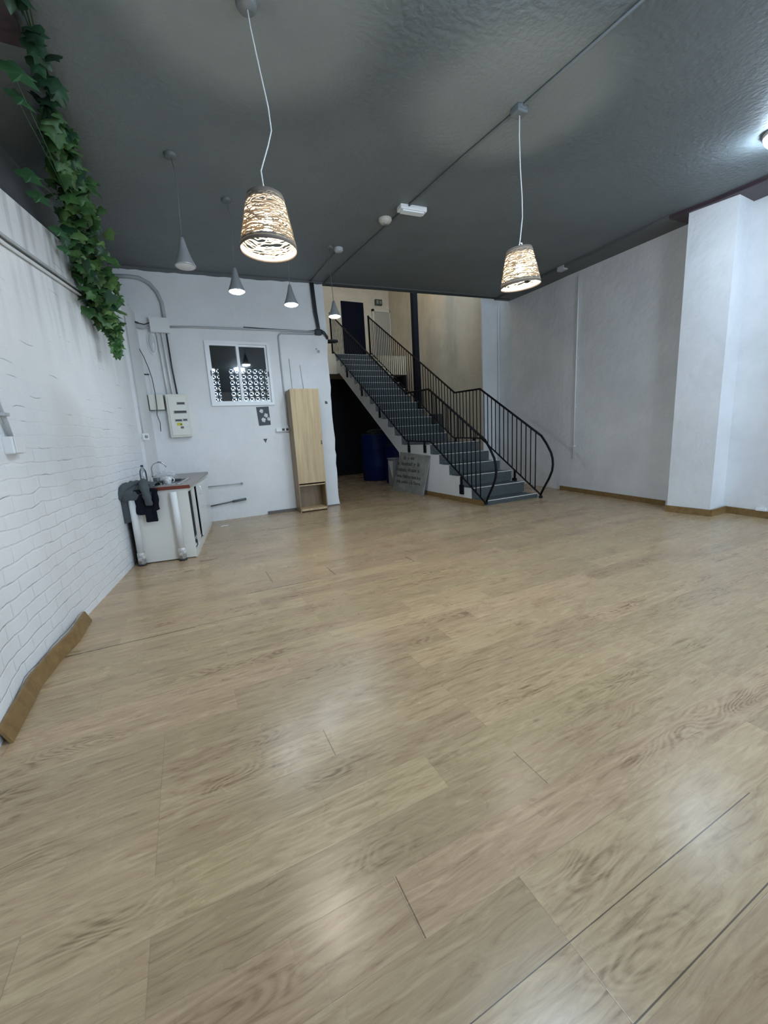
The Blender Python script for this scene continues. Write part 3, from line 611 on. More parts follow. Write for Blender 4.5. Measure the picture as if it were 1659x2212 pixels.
# pipes on the left brick wall
def lwp(y, z, off=.02):
    for (xa,ya),(xb,yb) in zip(LW, LW[1:]):
        if ya <= y <= yb: return (xa+(xb-xa)*(y-ya)/(yb-ya)+off, y, z)
    return (LW[-1][0]+off, y, z)
single(MB().tube([lwp(y, 2.32+.085*y) for y in (1.0,2.0,2.66,3.56,4.27,5.05,6.2,7.0)], .012, 8), 'wall_pipe', M_GPIPE2, 'upper of the two thin grey pipes along the top of the brick wall', 'pipe', 'pipes along the brick wall')
single(MB().tube([lwp(y, 2.275+.085*y) for y in (1.0,2.0,2.66,3.56,4.27,5.05,6.2,7.0)], .012, 8), 'wall_pipe', M_WPVC, 'lower of the two thin grey pipes along the top of the brick wall', 'pipe', 'pipes along the brick wall')
single(MB().tube([lwp(y, 2.30+.085*y, .006) for y in (1.0,2.0,2.66,3.56,4.27,5.05,6.2,7.0)], .006, 6), 'wall_cable', M_DARKP, 'black cable between the two pipes along the brick wall', 'cable')
T = thing('junction_box', lwp(3.08,1.27), 'small white junction box low on the brick wall at the left edge', 'junction box')
x0 = lwp(3.08,0,0)[0]
MB().box(x0-.01,x0+.045,3.0,3.15,1.265,1.365, bev=.01).build('box_body', M_WPVC, T)
MB().box(x0+.045,x0+.052,3.005,3.145,1.27,1.36, bev=.003).build('cover', M_WPVC, T)
m = MB().tube([(x0+.02,3.06,1.365),(x0+.02,3.03,1.45),(x0+.02,2.99,1.52),(x0+.02,2.93,1.66),(x0+.02,2.8,2.1)], .014, 8); m.box(x0,x0+.05,2.95,3.02,1.475,1.492)
single(m, 'wall_pipe', M_GPIPE2, 'short grey pipe rising from the small box at the left edge', 'pipe')

# things on the back wall
T = thing('wall_picture', (1.265,7.2,1.53), 'dark grey card with four pale flower heads under the window', 'picture')
MB().prism([(1.157,7.2,1.835),(1.363,7.2,1.842),(1.37,7.2,1.535),(1.175,7.2,1.527)], (0,-.006,0)).build('card', mat('slate_card', (.07,.08,.095,1), .7), T)
for cx, cy, r in ((1.237,1.768,.030),(1.305,1.695,.032),(1.258,1.622,.034),(1.345,1.635,.026)):
    pts = [(cx+r*(1+.18*math.sin(5*a+cx*90))*math.cos(a), 7.193, cy+r*(1.1+.15*math.sin(4*a))*math.sin(a)) for a in [2*math.pi*i/20 for i in range(20)]]
    MB().prism(pts, (0,-.0015,0)).build('flower', mat('pale_flower', (.62,.63,.63,1), .7, noise=(60,.3)), T)
single(MB().prism([(1.215,7.199,1.305),(1.285,7.199,1.308),(1.252,7.199,1.235)], (0,-.003,0)), 'triangle_sticker', mat('slate_sticker', (.09,.09,.1,1), .6), 'small dark triangle sticker pointing down on the back wall', 'sticker')
m = MB().prism([(2.37,7.199,1.915),(2.40,7.199,1.915),(2.405,7.199,1.902),(2.418,7.199,1.90),(2.418,7.199,1.865),(2.37,7.199,1.865)], (0,-.004,0))
single(m, 'square_sticker', mat('slate_square', (.09,.12,.12,1), .6), 'small dark square sticker right of the tall cabinet', 'sticker')
T = thing('wall_socket', (2.32,7.2,2.72), 'faint round white socket high on the wall beside the stair opening', 'socket')
MB().box(2.285,2.355,7.185,7.2,2.72,2.79, bev=.005).build('socket_plate', M_WPVC, T); MB().lathe([(.026,0),(.024,-.012),(.001,-.012)], (0,0,0), 20, M=Matrix.Translation((2.322,7.185,2.755)) @ Matrix.Rotation(math.radians(-90),4,'X')).build('socket_face', M_GPIPE2, T)
MB().box(2.285,2.295,7.18,7.2,2.79,2.805).build('screw', M_DARKP, T)
T = thing('socket_strip', (1.6,7.2,1.40), 'white double wall socket strip left of the tall cabinet', 'socket')
MB().box(1.445,1.73,7.15,7.2,1.412,1.472, bev=.006).build('strip_body', M_WPVC, T)
for x in (1.565, 1.635):
    MB().box(x-.022,x+.022,7.145,7.152,1.425,1.465).build('socket', M_DARKP, T)
MB().tube([(1.66,7.13,1.495),(1.72,7.13,1.50)], .022, 10).build('plug', M_DARKP, T)

# ------------------------------------------------------------------ tall cabinet
T = thing('tall_cabinet', (1.92,7.0,0), 'tall narrow beech cabinet leaning space below its door, on the back wall', 'cabinet')
T['label'] = 'tall narrow light wood cabinet with closed door and open bottom shelf'
cx0, cx1, cy0, cy1 = 1.665, 2.158, 6.87, 7.17
m = MB(); t = .018
m.box(cx0,cx0+t,cy0,cy1,.0,2.08)
m.build('side_panel', M_CABD, T)
MB().box(cx1-t,cx1,cy0,cy1,.0,2.08).build('side_panel', M_CABD, T)
MB().box(cx0+t,cx1-t,cy1-.01,cy1,.04,2.08).build('back_panel', M_CABD, T)
MB().box(cx0+t,cx1-t,cy0+.005,cy1,2.062,2.08).build('top_panel', M_CAB, T)
MB().box(cx0+t,cx1-t,cy0,cy1,.022,.06).build('bottom_shelf', M_CAB, T)
MB().box(cx0+t,cx1-t,cy0,cy1,.462,.482).build('shelf', M_CAB, T)
d = MB().box(cx0+.002,cx1-.002,cy0-.02,cy0-.002,.507,2.088, bev=.002).build('door', M_CAB, T)
MB().lathe([(.018,0),(.016,-.006),(.001,-.007)], (0,0,0), 18, M=Matrix.Translation((cx1-.035,cy0-.02,1.345)) @ Matrix.Rotation(math.radians(90),4,'X') @ Matrix.Diagonal((1,1,-1,1))).build('lock', mat('brass_lock', (.65,.60,.45,1), .3, .5), d)
m = MB().box(cx1-.032,cx1-.02,cy0-.03,cy0-.02,1.16,1.225); m.box(cx1-.034,cx1-.018,cy0-.036,cy0-.02,1.16,1.185)
m.build('key', M_DARKP, d)

# ------------------------------------------------------------------ sink unit
A = math.radians(-7.6)
SM = Matrix.Translation((-.04,4.97,0)) @ Matrix.Rotation(A,4,'Z')   # local x to the wall(-), y into the room depth
LN, WD, HT = 2.0, .58, .80
def sb(*a, bev=0): return MB().box(*a, M=SM, bev=bev)
T = thing('sink_cabinet', (-.33,5.9,0), 'white kitchen sink cabinet with brown speckled worktop against the brick wall', 'cabinet')
sb(-WD,0,0,.02,.01,HT).build('end_panel', M_MELA, T)
m = sb(-WD,0,LN-.02,LN,.0,HT); m.build('end_panel', M_MELA, T)
sb(-WD,-WD+.02,.02,LN-.02,.0,HT).box(-.10,-.09,.06,1.9,.10,HT-.1, M=SM).build('back_panel', mat('interior_shade', (.05,.05,.05,1), .7), T)  # dark lining and added inner sheet: the cabinet's inside shade as colour
m = sb(-.02,0,.02,1.98,HT-.045,HT); m.box(-.02,0,.02,1.98,.0,.07, M=SM); m.build('front_frame', M_MELA, T)
MB().box(-WD+.03,-.03,.05,1.95,.07,.09, M=SM).build('cabinet_floor', M_MELA, T)
# open gap, inner stile, ajar door, second door
sb(-.018,-.002,.34,.56,.07,HT-.045).build('stile', M_MELA, T)
DM = SM @ Matrix.Translation((0,1.38,0)) @ Matrix.Rotation(math.radians(-1.5),4,'Z')
d = MB().box(.002,.02,-.58,0,.08,HT-.04, M=DM, bev=.003).build('door', M_MELAC, T)
m = MB().tube([DM @ Vector(p) for p in ((.02,-.50,.74),(.045,-.495,.725),(.052,-.49,.68),(.045,-.495,.635),(.02,-.50,.62))], .005, 8); m.build('handle', M_CHROME, d)
sb(.002,.02,1.39,1.98,.08,HT-.04, bev=.003).build('door', M_MELAC, T)
# worktop with cut-out for the bowl, built as four strips
BX0, BX1, BY0, BY1 = -.50, -.10, .12, .95
m = MB(); z0, z1 = HT, HT+.035
for a in ((-WD-.03,.03,-.02,BY0),(-WD-.03,.03,BY1,LN+.18),(-WD-.03,BX0,BY0,BY1),(BX1,.03,BY0,BY1)): m.box(a[0],a[1],a[2],a[3],z0,z1, M=SM)
m.build('worktop', M_COUNTER, T)
sb(-WD-.03,.032,-.024,-.019,z0-.002,z1+.001).build('worktop_edge', M_COUNTE, T)
m = MB(); zr = z1+.003
m.box(BX0-.02,BX0+.02,BY0-.02,BY1+.02,zr-.002,zr+.006,M=SM); m.box(BX1-.02,BX1+.02,BY0-.02,BY1+.02,zr-.002,zr+.006,M=SM)
m.box(BX0+.02,BX1-.02,BY0-.02,BY0+.02,zr-.002,zr+.006,M=SM); m.box(BX0+.02,BX1-.02,BY1-.02,BY1+.02,zr-.002,zr+.006,M=SM)
m.box(BX0+.02,BX1-.02,BY0+.02,.45,zr-.014,zr-.008,M=SM)      # drainer
m.box(BX0+.02,BX1-.02,.45,.47,zr-.16,zr+.002,M=SM); m.box(BX0+.02,BX1-.02,BY1-.03,BY1-.02,zr-.16,zr,M=SM); m.box(BX0+.02,BX0+.03,.47,BY1-.03,zr-.16,zr,M=SM); m.box(BX1-.03,BX1-.02,.47,BY1-.03,zr-.16,zr,M=SM)
m.box(BX0+.02,BX1-.02,.45,BY1-.02,zr-.165,zr-.158,M=SM)
for k in range(7): m.box(BX0+.06+k*.045,BX0+.075+k*.045,BY0+.04,.42,zr-.009,zr-.004,M=SM)
m.build('sink', M_STEEL, T)
fb = SM @ Vector((-.53,1.02,z1))
m = MB().lathe([(.025,0),(.022,.03),(.013,.05)], fb, 16)
m.tube([fb+Vector((0,0,.04)), fb+Vector((0,0,.12))]+arc(fb+Vector((.085,-.01,.15)),.088,175,10,(1,0,0),(0,0,1),10), .010, 10)
m.tube([fb+Vector((.0,0,.05)), fb+Vector((.05,-.04,.07))], .007, 8)
m.build('faucet', M_CHROME, T)

# white drain pipes standing against the end panel
for x, lbl in ((-.545,'white waste pipe standing at the left front corner of the sink cabinet'),(-.14,'white waste pipe standing at the right front corner of the sink cabinet')):
    b = SM @ Vector((x,-.045,0)); TT = thing('drain_pipe', b, lbl, 'pipe', 'white pipes in front of the sink cabinet')
    MB().tube([b+Vector((0,0,.14)), b+Vector((-.0,0,.775))], .034, 16).build('pipe', M_WPVC, TT)
    MB().tube([b+Vector((0,0,.02)), b+Vector((0,0,.145))], .039, 16).build('dirty_sleeve', mat('dirty_pvc', (.5,.48,.46,1), .6, noise=(25,.7)), TT)
    MB().tube([b+Vector((0,0,.001)), b+Vector((0,0,.022))], .042, 16).build('pipe_foot', M_DARKP, TT)

# jacket draped over the front left corner of the worktop
def cloth(fn, nu, nv, name, mm, parent, th=.012):
    m = MB(); g = [[m.bm.verts.new(Vector(fn(i/nu, j/nv))) for j in range(nv+1)] for i in range(nu+1)]
    for i in range(nu):
        for j in range(nv): f = m.bm.faces.new((g[i][j], g[i+1][j], g[i+1][j+1], g[i][j+1])); f.smooth = True
    o = m.build(name, mm, parent, solid=th)
    md = o.modifiers.new('smooth', 'SUBSURF'); md.levels = 1; md.render_levels = 1
    return o
T = thing('jacket', SM @ Vector((-.42,-.02,.84)), 'grey and black zip jacket thrown over the front corner of the sink worktop', 'jacket')
zt = z1+.012
def wr(a, b, s=1): return .008*s*math.sin(17*a+3*b)+.006*s*math.sin(11*b+9*a)
# body: lies on the top, folds over the front edge
def body(u, v):
    x = -.65+.36*u; s = v*.62
    if s < .26: y, z = .26-s, zt+.03*math.sin(math.pi*min(1,s/.26))*(.4+math.sin(3*u))+.01
    else: 
        q = s-.26; y = -.03-.02*math.sin(6*u)-min(q,.03)*.6; z = zt-q
    return SM @ Vector((x-.10*v*u+wr(u,v), y+wr(v,u)*1.4-.012, z+wr(u*2,v*2)))
cloth(lambda u,v: body(u, v*.62), 14, 12, 'jacket_body', M_FABG, T)
def black1(u, v):
    x = -.52+.25*u*(1-.10*v); q = v*.25*(1-.25*abs(u-.45)); return SM @ Vector((x+wr(u,v), -.055-.014*math.sin(9*u)+.0*v, zt-.02-q*1.1+wr(v,u)))
cloth(black1, 12, 10, 'jacket_lining', M_FABB, T)
def tail(u, v): return SM @ Vector((-.44+.12*u+wr(u,v,.4), -.055-.008*math.sin(8*u), .64-.17*v))
cloth(tail, 6, 5, 'jacket_hem', M_FABB, T)
def sleeve(p, rads, name, mm):
    pp, rr = [], []
    for i in range(len(p)-1):
        for k in range(5): pp.append(p[i].lerp(p[i+1], k/5)); rr.append(rads[i]+(rads[i+1]-rads[i])*k/5)
    pp.append(p[-1]); rr.append(rads[-1])
    m = MB().tube(pp, .05, 16, radii=[r*(1+.05*math.sin(.9*i)+.03*math.sin(2.7*i+1)) for i, r in enumerate(rr)])
    for v in m.bm.verts: v.co += Vector((.004*math.sin(90*v.co.z+40*v.co.x), .005*math.sin(70*v.co.x+30*v.co.z), .005*math.sin(60*v.co.x+80*v.co.y)))
    return m.build(name, mm, T, smooth=True)
S = lambda *p: SM @ Vector(p)
sleeve([S(-.44,.10,zt+.05), S(-.42,0,zt+.045), S(-.40,-.075,zt-.01), S(-.385,-.095,zt-.10), S(-.375,-.09,zt-.19)], [.035,.045,.043,.038,.034], 'sleeve', M_FABG)
sleeve([S(-.46,.12,zt+.04), S(-.54,.04,zt+.035), S(-.60,-.02,zt+.01), S(-.645,-.07,zt-.05), S(-.66,-.09,zt-.10)], [.03,.042,.045,.04,.034], 'sleeve', M_FABG)
def flap(u, v): return SM @ Vector((-.67+.15*u+wr(u,v,.5), -.05-.012*math.sin(7*u), zt-.03-.34*v+.02*u))
cloth(flap, 6, 9, 'jacket_panel', M_FABG, T)

# clutter on the worktop
b = SM @ Vector((-.545,.62,z1))
TT = thing('water_bottle', b, 'clear plastic water bottle with blue cap behind the jacket', 'bottle')
MB().lathe([(.001,0),(.036,.002),(.038,.02),(.038,.13),(.034,.16),(.014,.195),(.012,.21)], b, 20).build('bottle_body', M_CLEAR, TT)
MB().lathe([(.015,.208),(.015,.228),(.001,.23)], b, 16, cap0=True).build('bottle_cap', mat('navy_cap', (.01,.02,.09,1), .4), TT)
b = SM @ Vector((-.235,.30,z1+.0))
TT = thing('white_mug', b, 'white patterned mug on the drainer, rightmost of the crockery', 'mug')
MB().lathe([(.001,0),(.034,.002),(.044,.05),(.047,.085),(.043,.085),(.038,.05),(.03,.01)], b, 22).build('mug_body', mat('mug_glaze', (.8,.8,.78,1), .25, noise=(35,.5)), TT)
MB().tube(arc(b+Vector((.047,0,.045)), .022, -90, 90, (1,0,0), (0,0,1)), .005, 8).build('handle', M_WPVC, TT)
b = SM @ Vector((-.335,.24,z1))
TT = thing('plastic_cup', b, 'dark grey plastic cup standing beside the jacket', 'cup')
MB().lathe([(.001,0),(.03,.001),(.036,.085),(.033,.085),(.027,.01)], b, 20).build('cup_body', mat('dark_cup', (.06,.075,.075,1), .4), TT)
b = SM @ Vector((-.285,.17,z1))
single(MB().lathe([(.001,0),(.025,.001),(.028,.05),(.026,.05),(.022,.006)], b, 18), 'drinking_glass', M_CLEAR, 'small clear glass between dark cup and white mug', 'glass')
# crumpled plastic bag near the tap
m = MB(); rn = random.Random(3); c = SM @ Vector((-.40,1.05,z1+.055))
bmesh.ops.create_icosphere(m.bm, subdivisions=4, radius=1)
for v in m.bm.verts:
    n = v.co.normalized(); k = 1+.22*math.sin(7*n.x+5*n.y)+.15*math.sin(13*n.z+9*n.x)+.1*math.sin(21*n.y)
    v.co = Vector((n.x*.11*k, n.y*.13*k, n.z*.055*k)) + c
single(m, 'plastic_bag', mat('bag_film', (.8,.85,.88,1), .3, alpha=.3), 'crumpled clear plastic bag beside the tap', 'bag')
m = MB(); c = SM @ Vector((-.16,.12,z1+.006)); m.tube([c, c+Vector((.05,.02,.004)), c+Vector((.10,.01,0))], .006, 8); m.tube([c+Vector((-.03,.04,0)), c+Vector((.08,.05,.002))], .004, 6)
single(m, 'cutlery', M_CHROME, 'small metal cutlery at the front of the worktop', 'cutlery')
m = MB(); c = SM @ Vector((-.22,.62,z1+.01)); m.lathe([(.001,-.0),(.07,.0),(.09,.018),(.087,.018),(.068,.004)], c, 24); 
single(m, 'black_pan', M_DARKP, 'dark pan resting over the sink bowl', 'pan')

# capped water pipes on the wall beside the sink unit
m = MB().tube([(.24,7.17,.585),(.77,7.17,.588)], .008, 8); T = thing('water_pipe', (.5,7.2,.57), 'thin capped pipe, upper one right of the sink cabinet', 'pipe'); m.build('pipe', M_GPIPE2, T)
MB().ball((.78,7.17,.588), .02).build('pipe_cap', M_GREYP, T)
m = MB().tube([(.24,7.17,.262),(.6,7.17,.30)], .011, 8); T = thing('water_pipe', (.5,7.2,.25), 'dark capped pipe, lower one right of the sink cabinet', 'pipe'); m.build('pipe', M_GPIPE, T)
MB().tube([(.6,7.17,.30),(.82,7.17,.318)], .020, 10).build('pipe_cap', M_GPIPE, T)

# ------------------------------------------------------------------ staircase
SX0, SX1 = 4.333, 5.535
T = thing('staircase', (4.93,5.24,0), 'dark terrazzo staircase with white plastered side rising to the upper floor', 'staircase')
low = [(5.24,.078),(5.555,.265),(5.885,.453),(6.205,.642),(6.525,.828),(6.835,1.02)]   # front edge y, tread z
up = [(8.0+.3145*k, 1.02+.2038*(k+1)) for k in range(13)]
steps = low+up
ys_ = [s[0] for s in steps]; 
def under(y): return max(.0, .85+(y-8.14)*.652)
zprev = 0
for i,(y,z) in enumerate(steps):
    yn = steps[i+1][0] if i+1 < len(steps) else 12.0
    m = MB(); m.box(SX0+.002,SX1-.002,y-.008,y+.02,zprev,z-.004); m.box(SX0+.055,SX1-.052,y-.012,yn+.015,z-.03,z)
    s = m.build('step', M_TERR, T)
    MB().box(SX0,SX1-.0,y-.016,y+.012,z-.006,z+.003).build('nosing_strip', M_NOSE, s)
    zprev = z
# white stepped side wall (solid under the lower flight and landing) and stringer above
top = []
for i in range(1,len(steps)):
    y, z = steps[i]; yn = steps[i+1][0] if i+1 < len(steps) else 12.0
    top += [(y, z-.008), (yn, z-.008)]
poly = [(5.24,0),(5.24,.066),(5.555,.066)] + top + [(12.0,3.11),(11.62,3.11),(8.14,.85),(8.14,0)]
# remove duplicates
q = []
for p in poly:
    if not q or (abs(q[-1][0]-p[0])+abs(q[-1][1]-p[1])) > 1e-4: q.append(p)
m = MB(); m.prism([(SX0,y,z) for y,z in q], (.06,0,0)); m.build('side_wall', M_STWALL, T)
m = MB(); m.prism([(SX1-.0,y,z) for y,z in q], (-.05,0,0)); m.build('side_wall', M_STWALL, T)
# sloping slab under the upper flight
MB().prism([(SX0+.06,8.14,.85),(SX0+.06,11.62,3.11),(SX0+.06,11.62,3.25),(SX0+.06,8.14,.99)], (SX1-SX0-.11,0,0)).build('flight_slab', M_STWALL, T)
MB().box(SX0-.014,SX0,5.22,7.05,.001,.085).build('side_skirting', M_SKIRT, T)

def railing(x, label, sgn, bx):
    T = thing('stair_railing', (x,5.18,0), label, 'railing', 'black iron stair railings')
    hand = [(5.175,1.085),(6.79,2.065),(7.66,2.09),(12.0,4.83)]
    lowb = [(5.175,.06),(6.78,1.075),(7.74,1.10),(12.0,3.80)]
    curve = [(5.175,1.085),(5.06,.95),(4.96,.80),(4.925,.70),(4.915,.60),(4.93,.49),(4.99,.36),(5.09,.2),(5.175,.05)]
    bar = lambda pts, w, h=None: pts
    MB().tube([(x,y,z) for y,z in hand], .020, 8).build('handrail', M_BLACK, T)
    MB().tube([(x,y,z) for y,z in curve], .019, 8).build('curved_end', M_BLACK, T)
    MB().tube([(x,y,z) for y,z in lowb], .015, 8).build('bottom_rail', M_BLACK, T)
    def at(l, y):
        for (a,za),(b,zb) in zip(l,l[1:]):
            if a <= y <= b: return za+(zb-za)*(y-a)/(b-a)
        return l[-1][1]
    y = 5.30
    base = None; n = 0
    while y < 11.95:
        z0, z1 = at(lowb,y), at(hand,y)
        r = .0095
        MB().tube([(x,y,z0),(x,y,z1)], r, 6).build('baluster', M_BLACK, T)
        y += .1145
    MB().box(x-.022,x+.022,11.98,12.02,3.68,4.86).build('newel_post', M_BLACK, T)
    for by in (5.80,7.0,7.645,9.0,10.0,10.95):
        zb = at(lowb,by); f = SX0 if sgn < 0 else SX1; x0, x1 = (f-.035, f+.0) if sgn < 0 else (f, f+.03)
        st = max([s[1] for s in steps if s[0] <= by])
        m = MB(); zl = (st-.16) if by not in (5.80,) else .14
        if by == 5.80: m.box(x0,x1,by-.035,by+.06,.14,.31); m.box(x0,x0+.02,by-.02,by+.02,.31,zb)
        else:
            m.box(x0,x1,by-.03,by+.03,st-.165,st-.01); m.box(x0,x0+.02,by-.018,by+.018,st-.01,zb)
        if sgn > 0: m.box(min(x,x0)-.01,x0+.01,by-.03,by+.03,st+.002,st+.04)
        m.build('bracket', M_BLACK, T)
    MB().lathe([(.001,0),(.03,.0),(.034,.02),(.02,.045),(.001,.05)], (x,5.165,.0 if sgn>0 else .04), 14).build('foot', M_BLACK, T)
    return T
railing(4.318+.0, 'black iron stair railing nearer the camera, with curved lower end', -1, 0)
railing(5.55, 'black iron stair railing on the far side of the stairs, against the grey wall', 1, 0)

# black steel column right of the stairs
m = MB().box(5.585,5.715,9.36,9.49,0,6.3); m.box(5.575,5.725,9.35,9.50,1.80,1.92)
single(m, 'steel_column', mat('column_black', (.004,.005,.010,1), .7), 'square black steel column rising beside the upper stair flight', 'column')
single(MB().box(5.74,5.99,8.78,9.05,0,1.70), 'storage_box', mat('charcoal_box', (.05,.055,.058,1), .7), 'tall dark box standing on the floor behind the far stair railing', 'box')

# upper floor: doors and sign
def door(name, x0, x1, z1, mf, mp, fw):
    d = bpy.data.objects.new(name, None); COL.objects.link(d); d.location = ((x0+x1)/2, 12.9, 3.68); d['kind'] = 'structure'; PW[name] = Matrix.Translation(d.location)
    MB().box(x0,x1,12.86,12.9,3.68,z1).build('door_leaf', mp, d)
    if fw:
        m = MB(); m.box(x0-fw,x0,12.83,12.9,3.68,z1+fw); m.box(x1,x1+fw,12.83,12.9,3.68,z1+fw); m.box(x0-fw,x1+fw,12.83,12.9,z1,z1+fw); m.build('door_frame', mf, d)
    MB().ball((x0+.07,12.84,4.65), .025).build('door_handle', M_CHROME, d)
door('door_1', 5.03, 5.80, 5.50, None, mat('navy_door', (.002,.003,.012,1), .8), 0)
door('door_2', 6.16, 6.72, 5.26, mat('door_frame_cream', (.62,.58,.50,1), .5), mat('door_cream', (.40,.37,.31,1), .5), .07)
m = MB().box(6.22,6.46,12.80,12.88,5.46,5.63); T = thing('exit_sign', (6.34,12.9,5.46), 'small dark exit sign above the cream upstairs door', 'sign'); m.build('sign_body', mat('sign_green', (.03,.06,.045,1), .5), T)
MB().box(6.25,6.33,12.795,12.80,5.49,5.60).build('sign_figure', mat('sign_pale', (.25,.25,.2,1), .5), T)
MB().box(6.37,6.43,12.795,12.80,5.50,5.59).build('sign_arrow', mat('sign_pale', (.25,.25,.2,1), .5), T)
# warm lamp of the stairwell
zc = 6.3; T = thing('stairwell_lamp', (5.2,9.6,6.1), 'warm bulb hanging from the stairwell ceiling', 'lamp')
MB().ball((5.2,9.6,5.75), .06).build('bulb', mat('warm_bulb', (1,1,1,1), .4, emit=(1.0,.74,.42,1), es=95), T)
MB().tube([(5.2,9.6,5.81),(5.2,9.6,6.3)], .006, 6).build('cord', M_DARKP, T)

# ------------------------------------------------------------------ under the stairs
def barrel(x, y, r, h, label):
    T = thing('barrel', (x,y,0), label, 'barrel', 'blue plastic barrels under the stairs')
    MB().lathe([(.001,0.001),(r*.96,.001),(r,.03),(r,.28*h),(r*1.02,.30*h),(r*1.02,.33*h),(r,.35*h),(r,.65*h),(r*1.02,.67*h),(r*1.02,.70*h),(r,.72*h),(r,h-.04),(r*.97,h),(.001,h)], (x,y,0), 36).build('barrel_body', M_BLUE, T)
    MB().lathe([(r*1.01,h-.03),(r*1.02,h+.01),(r*.9,h+.015),(.001,h+.015)], (x,y,0), 36).build('barrel_lid', mat('dark_blue_lid', (.006,.014,.06,1), .5), T)
    return T
barrel(4.93,10.6,.44,1.30, 'blue plastic barrel under the stairs, left, with a plastic bag on top')
barrel(5.02,9.45,.36,.98, 'blue plastic barrel under the stairs, right, behind the white bin')
m = MB(); bmesh.ops.create_icosphere(m.bm, subdivisions=3, radius=1)
for v in m.bm.verts:
    n = v.co.normalized(); k = 1+.2*math.sin(6*n.x+4*n.y)+.15*math.sin(11*n.z+5*n.y)
    v.co = Vector((4.85+n.x*.22*k, 10.45+n.y*.2*k, 1.37+n.z*.055*k+.05*max(0,n.x-.3)))
single(m, 'plastic_bag', mat('grey_bag', (.10,.105,.11,1), .4), 'crumpled grey plastic bag lying on the left blue barrel', 'bag')
T = thing('waste_bin', (4.62,8.9,0), 'white rectangular bin with a light lid under the stairs', 'bin')
MB().box(4.48,4.80,8.72,9.05,.001,.66, bev=.015).build('bin_body', mat('grey_white_bin', (.30,.31,.33,1), .5), T)
MB().box(4.47,4.81,8.71,9.06,.66,.69, bev=.006).build('bin_lid', mat('pale_lid', (.34,.40,.44,1), .5), T)
MB().prism([(4.475,8.75,.62),(4.475,9.0,.62),(4.475,8.8,.2)], (-.006,0,0)).build('bin_sticker', M_WPVC, T)

# hand-lettered board leaning on the stair side
T = thing('sign_board', (4.25,7.6,0), 'weathered whitish board with hand-lettered text leaning against the stair side', 'sign board')
p00, p01, p11, p10 = Vector((4.20,8.30,.0)), Vector((4.325,8.06,.86)), Vector((4.325,6.82,.80)), Vector((4.205,6.97,.0))
n = (p01-p00).cross(p10-p00).normalized()
if n.x > 0: n = -n
MB().prism([p00,p01,p11,p10], -n*.018).build('board', mat('weathered_board', (.28,.29,.265,1), .8, noise=(5,.28)), T)
ex = (p10-p00).normalized(); ez = (p01-p00); ez = (ez-ex*ez.dot(ex)).normalized()
lines = [('Es  y  mi', .40,.66,.085), ('la  Amistad  y  la', .14,.53,.10), ('Enseñanza  Abrazos  a', .12,.40,.095), ('Tienes, Palabras hacia la p', .10,.26,.085), ('vida, pueblo y la Tierra', .16,.14,.08)]
M_INK = mat('faded_ink', (.08,.09,.085,1), .8)
for k,(txt,u,v,sz) in enumerate(lines):
    cu = bpy.data.curves.new('text', 'FONT'); cu.body = txt; cu.size = sz*1.15; cu.extrude = .001; cu.offset = .0012; cu.space_character = .92; cu.shear = .12
    tmp = bpy.data.objects.new('tmp', cu); COL.objects.link(tmp); dg = bpy.context.evaluated_depsgraph_get()
    me = bpy.data.meshes.new_from_object(tmp.evaluated_get(dg)); bpy.data.objects.remove(tmp)
    wd = max(v_.co.x for v_ in me.vertices); tgt = (1.30-.05)-u-(.38 if k == 0 else .14 if k < 3 else .06); sx = tgt/wd
    nn = ex.cross(ez)
    og = p00+ex*u+ez*(v+.05)+n*.003
    Mt = Matrix(((ex.x*sx,ez.x,n.x,og.x),(ex.y*sx,ez.y,n.y,og.y),(ex.z*sx,ez.z,n.z,og.z),(0,0,0,1)))
    me.transform(PW[T.name].inverted() @ Mt); me.materials.append(M_INK)
    o = bpy.data.objects.new('lettering', me); COL.objects.link(o); o.parent = T; PW[o.name] = PW[T.name]

# ------------------------------------------------------------------ right wall pipes
def rwp(y, off=-.018):
    for (xa,ya),(xb,yb) in zip(RW, RW[1:]):
        if ya <= y <= yb: return xa+(xb-xa)*(y-ya)/(yb-ya)+off
m = MB().tube([(rwp(5.27),5.27,z) for z in (.62,2.0,3.2,3.76)], .013, 8)
for z in (.85,1.55,2.4,): m.box(rwp(5.27)-.018,rwp(5.27)+.03,5.25,5.29,z-.012,z+.012)
single(m, 'wall_conduit', M_WPVC, 'long vertical white conduit on the grey right wall', 'conduit')
single(MB().box(6.06,6.16,5.23,5.37,cz(6.1,5.3)-.07,cz(6.1,5.3)-.0, bev=.008), 'junction_box', M_GPIPE2, 'small grey junction box where the right wall meets the ceiling', 'junction box')
single(MB().tube([(6.86,7.70,0.02),(6.86,7.70,4.0)], .016, 8), 'wall_conduit', M_WPVC, 'vertical white pipe in the far right corner beside the stairs', 'conduit')
# skirting socket cover at the right edge
single(MB().box(6.165,6.19,2.29,2.39,.085,.12, bev=.004), 'cable_cover', M_WPVC, 'tiny white cable cover on the skirting at the right edge', 'cable cover')
# cables in the ceiling edge
single(MB().tube([(6.42,5.0,3.86),(6.2,3.6,3.80),(5.80,3.25,3.75),(5.79,2.6,3.72)], .008, 6), 'ceiling_cable', M_GPIPE2, 'thin cable along the top of the right wall and pillar', 'cable')
single(MB().tube([(2.55,7.19,3.85),(3.8,7.19,3.89),(5.2,7.19,3.93),(6.7,7.19,3.97)], .010, 6), 'ceiling_cable', M_DARKP, 'dark cable along the edge of the stair opening', 'cable')
# bits on the floor
single(MB().box(.34,.44,6.62,6.66,.001,.008), 'paper_scrap', M_WPVC, 'scrap of white paper on the floor near the sink cabinet', 'scrap')

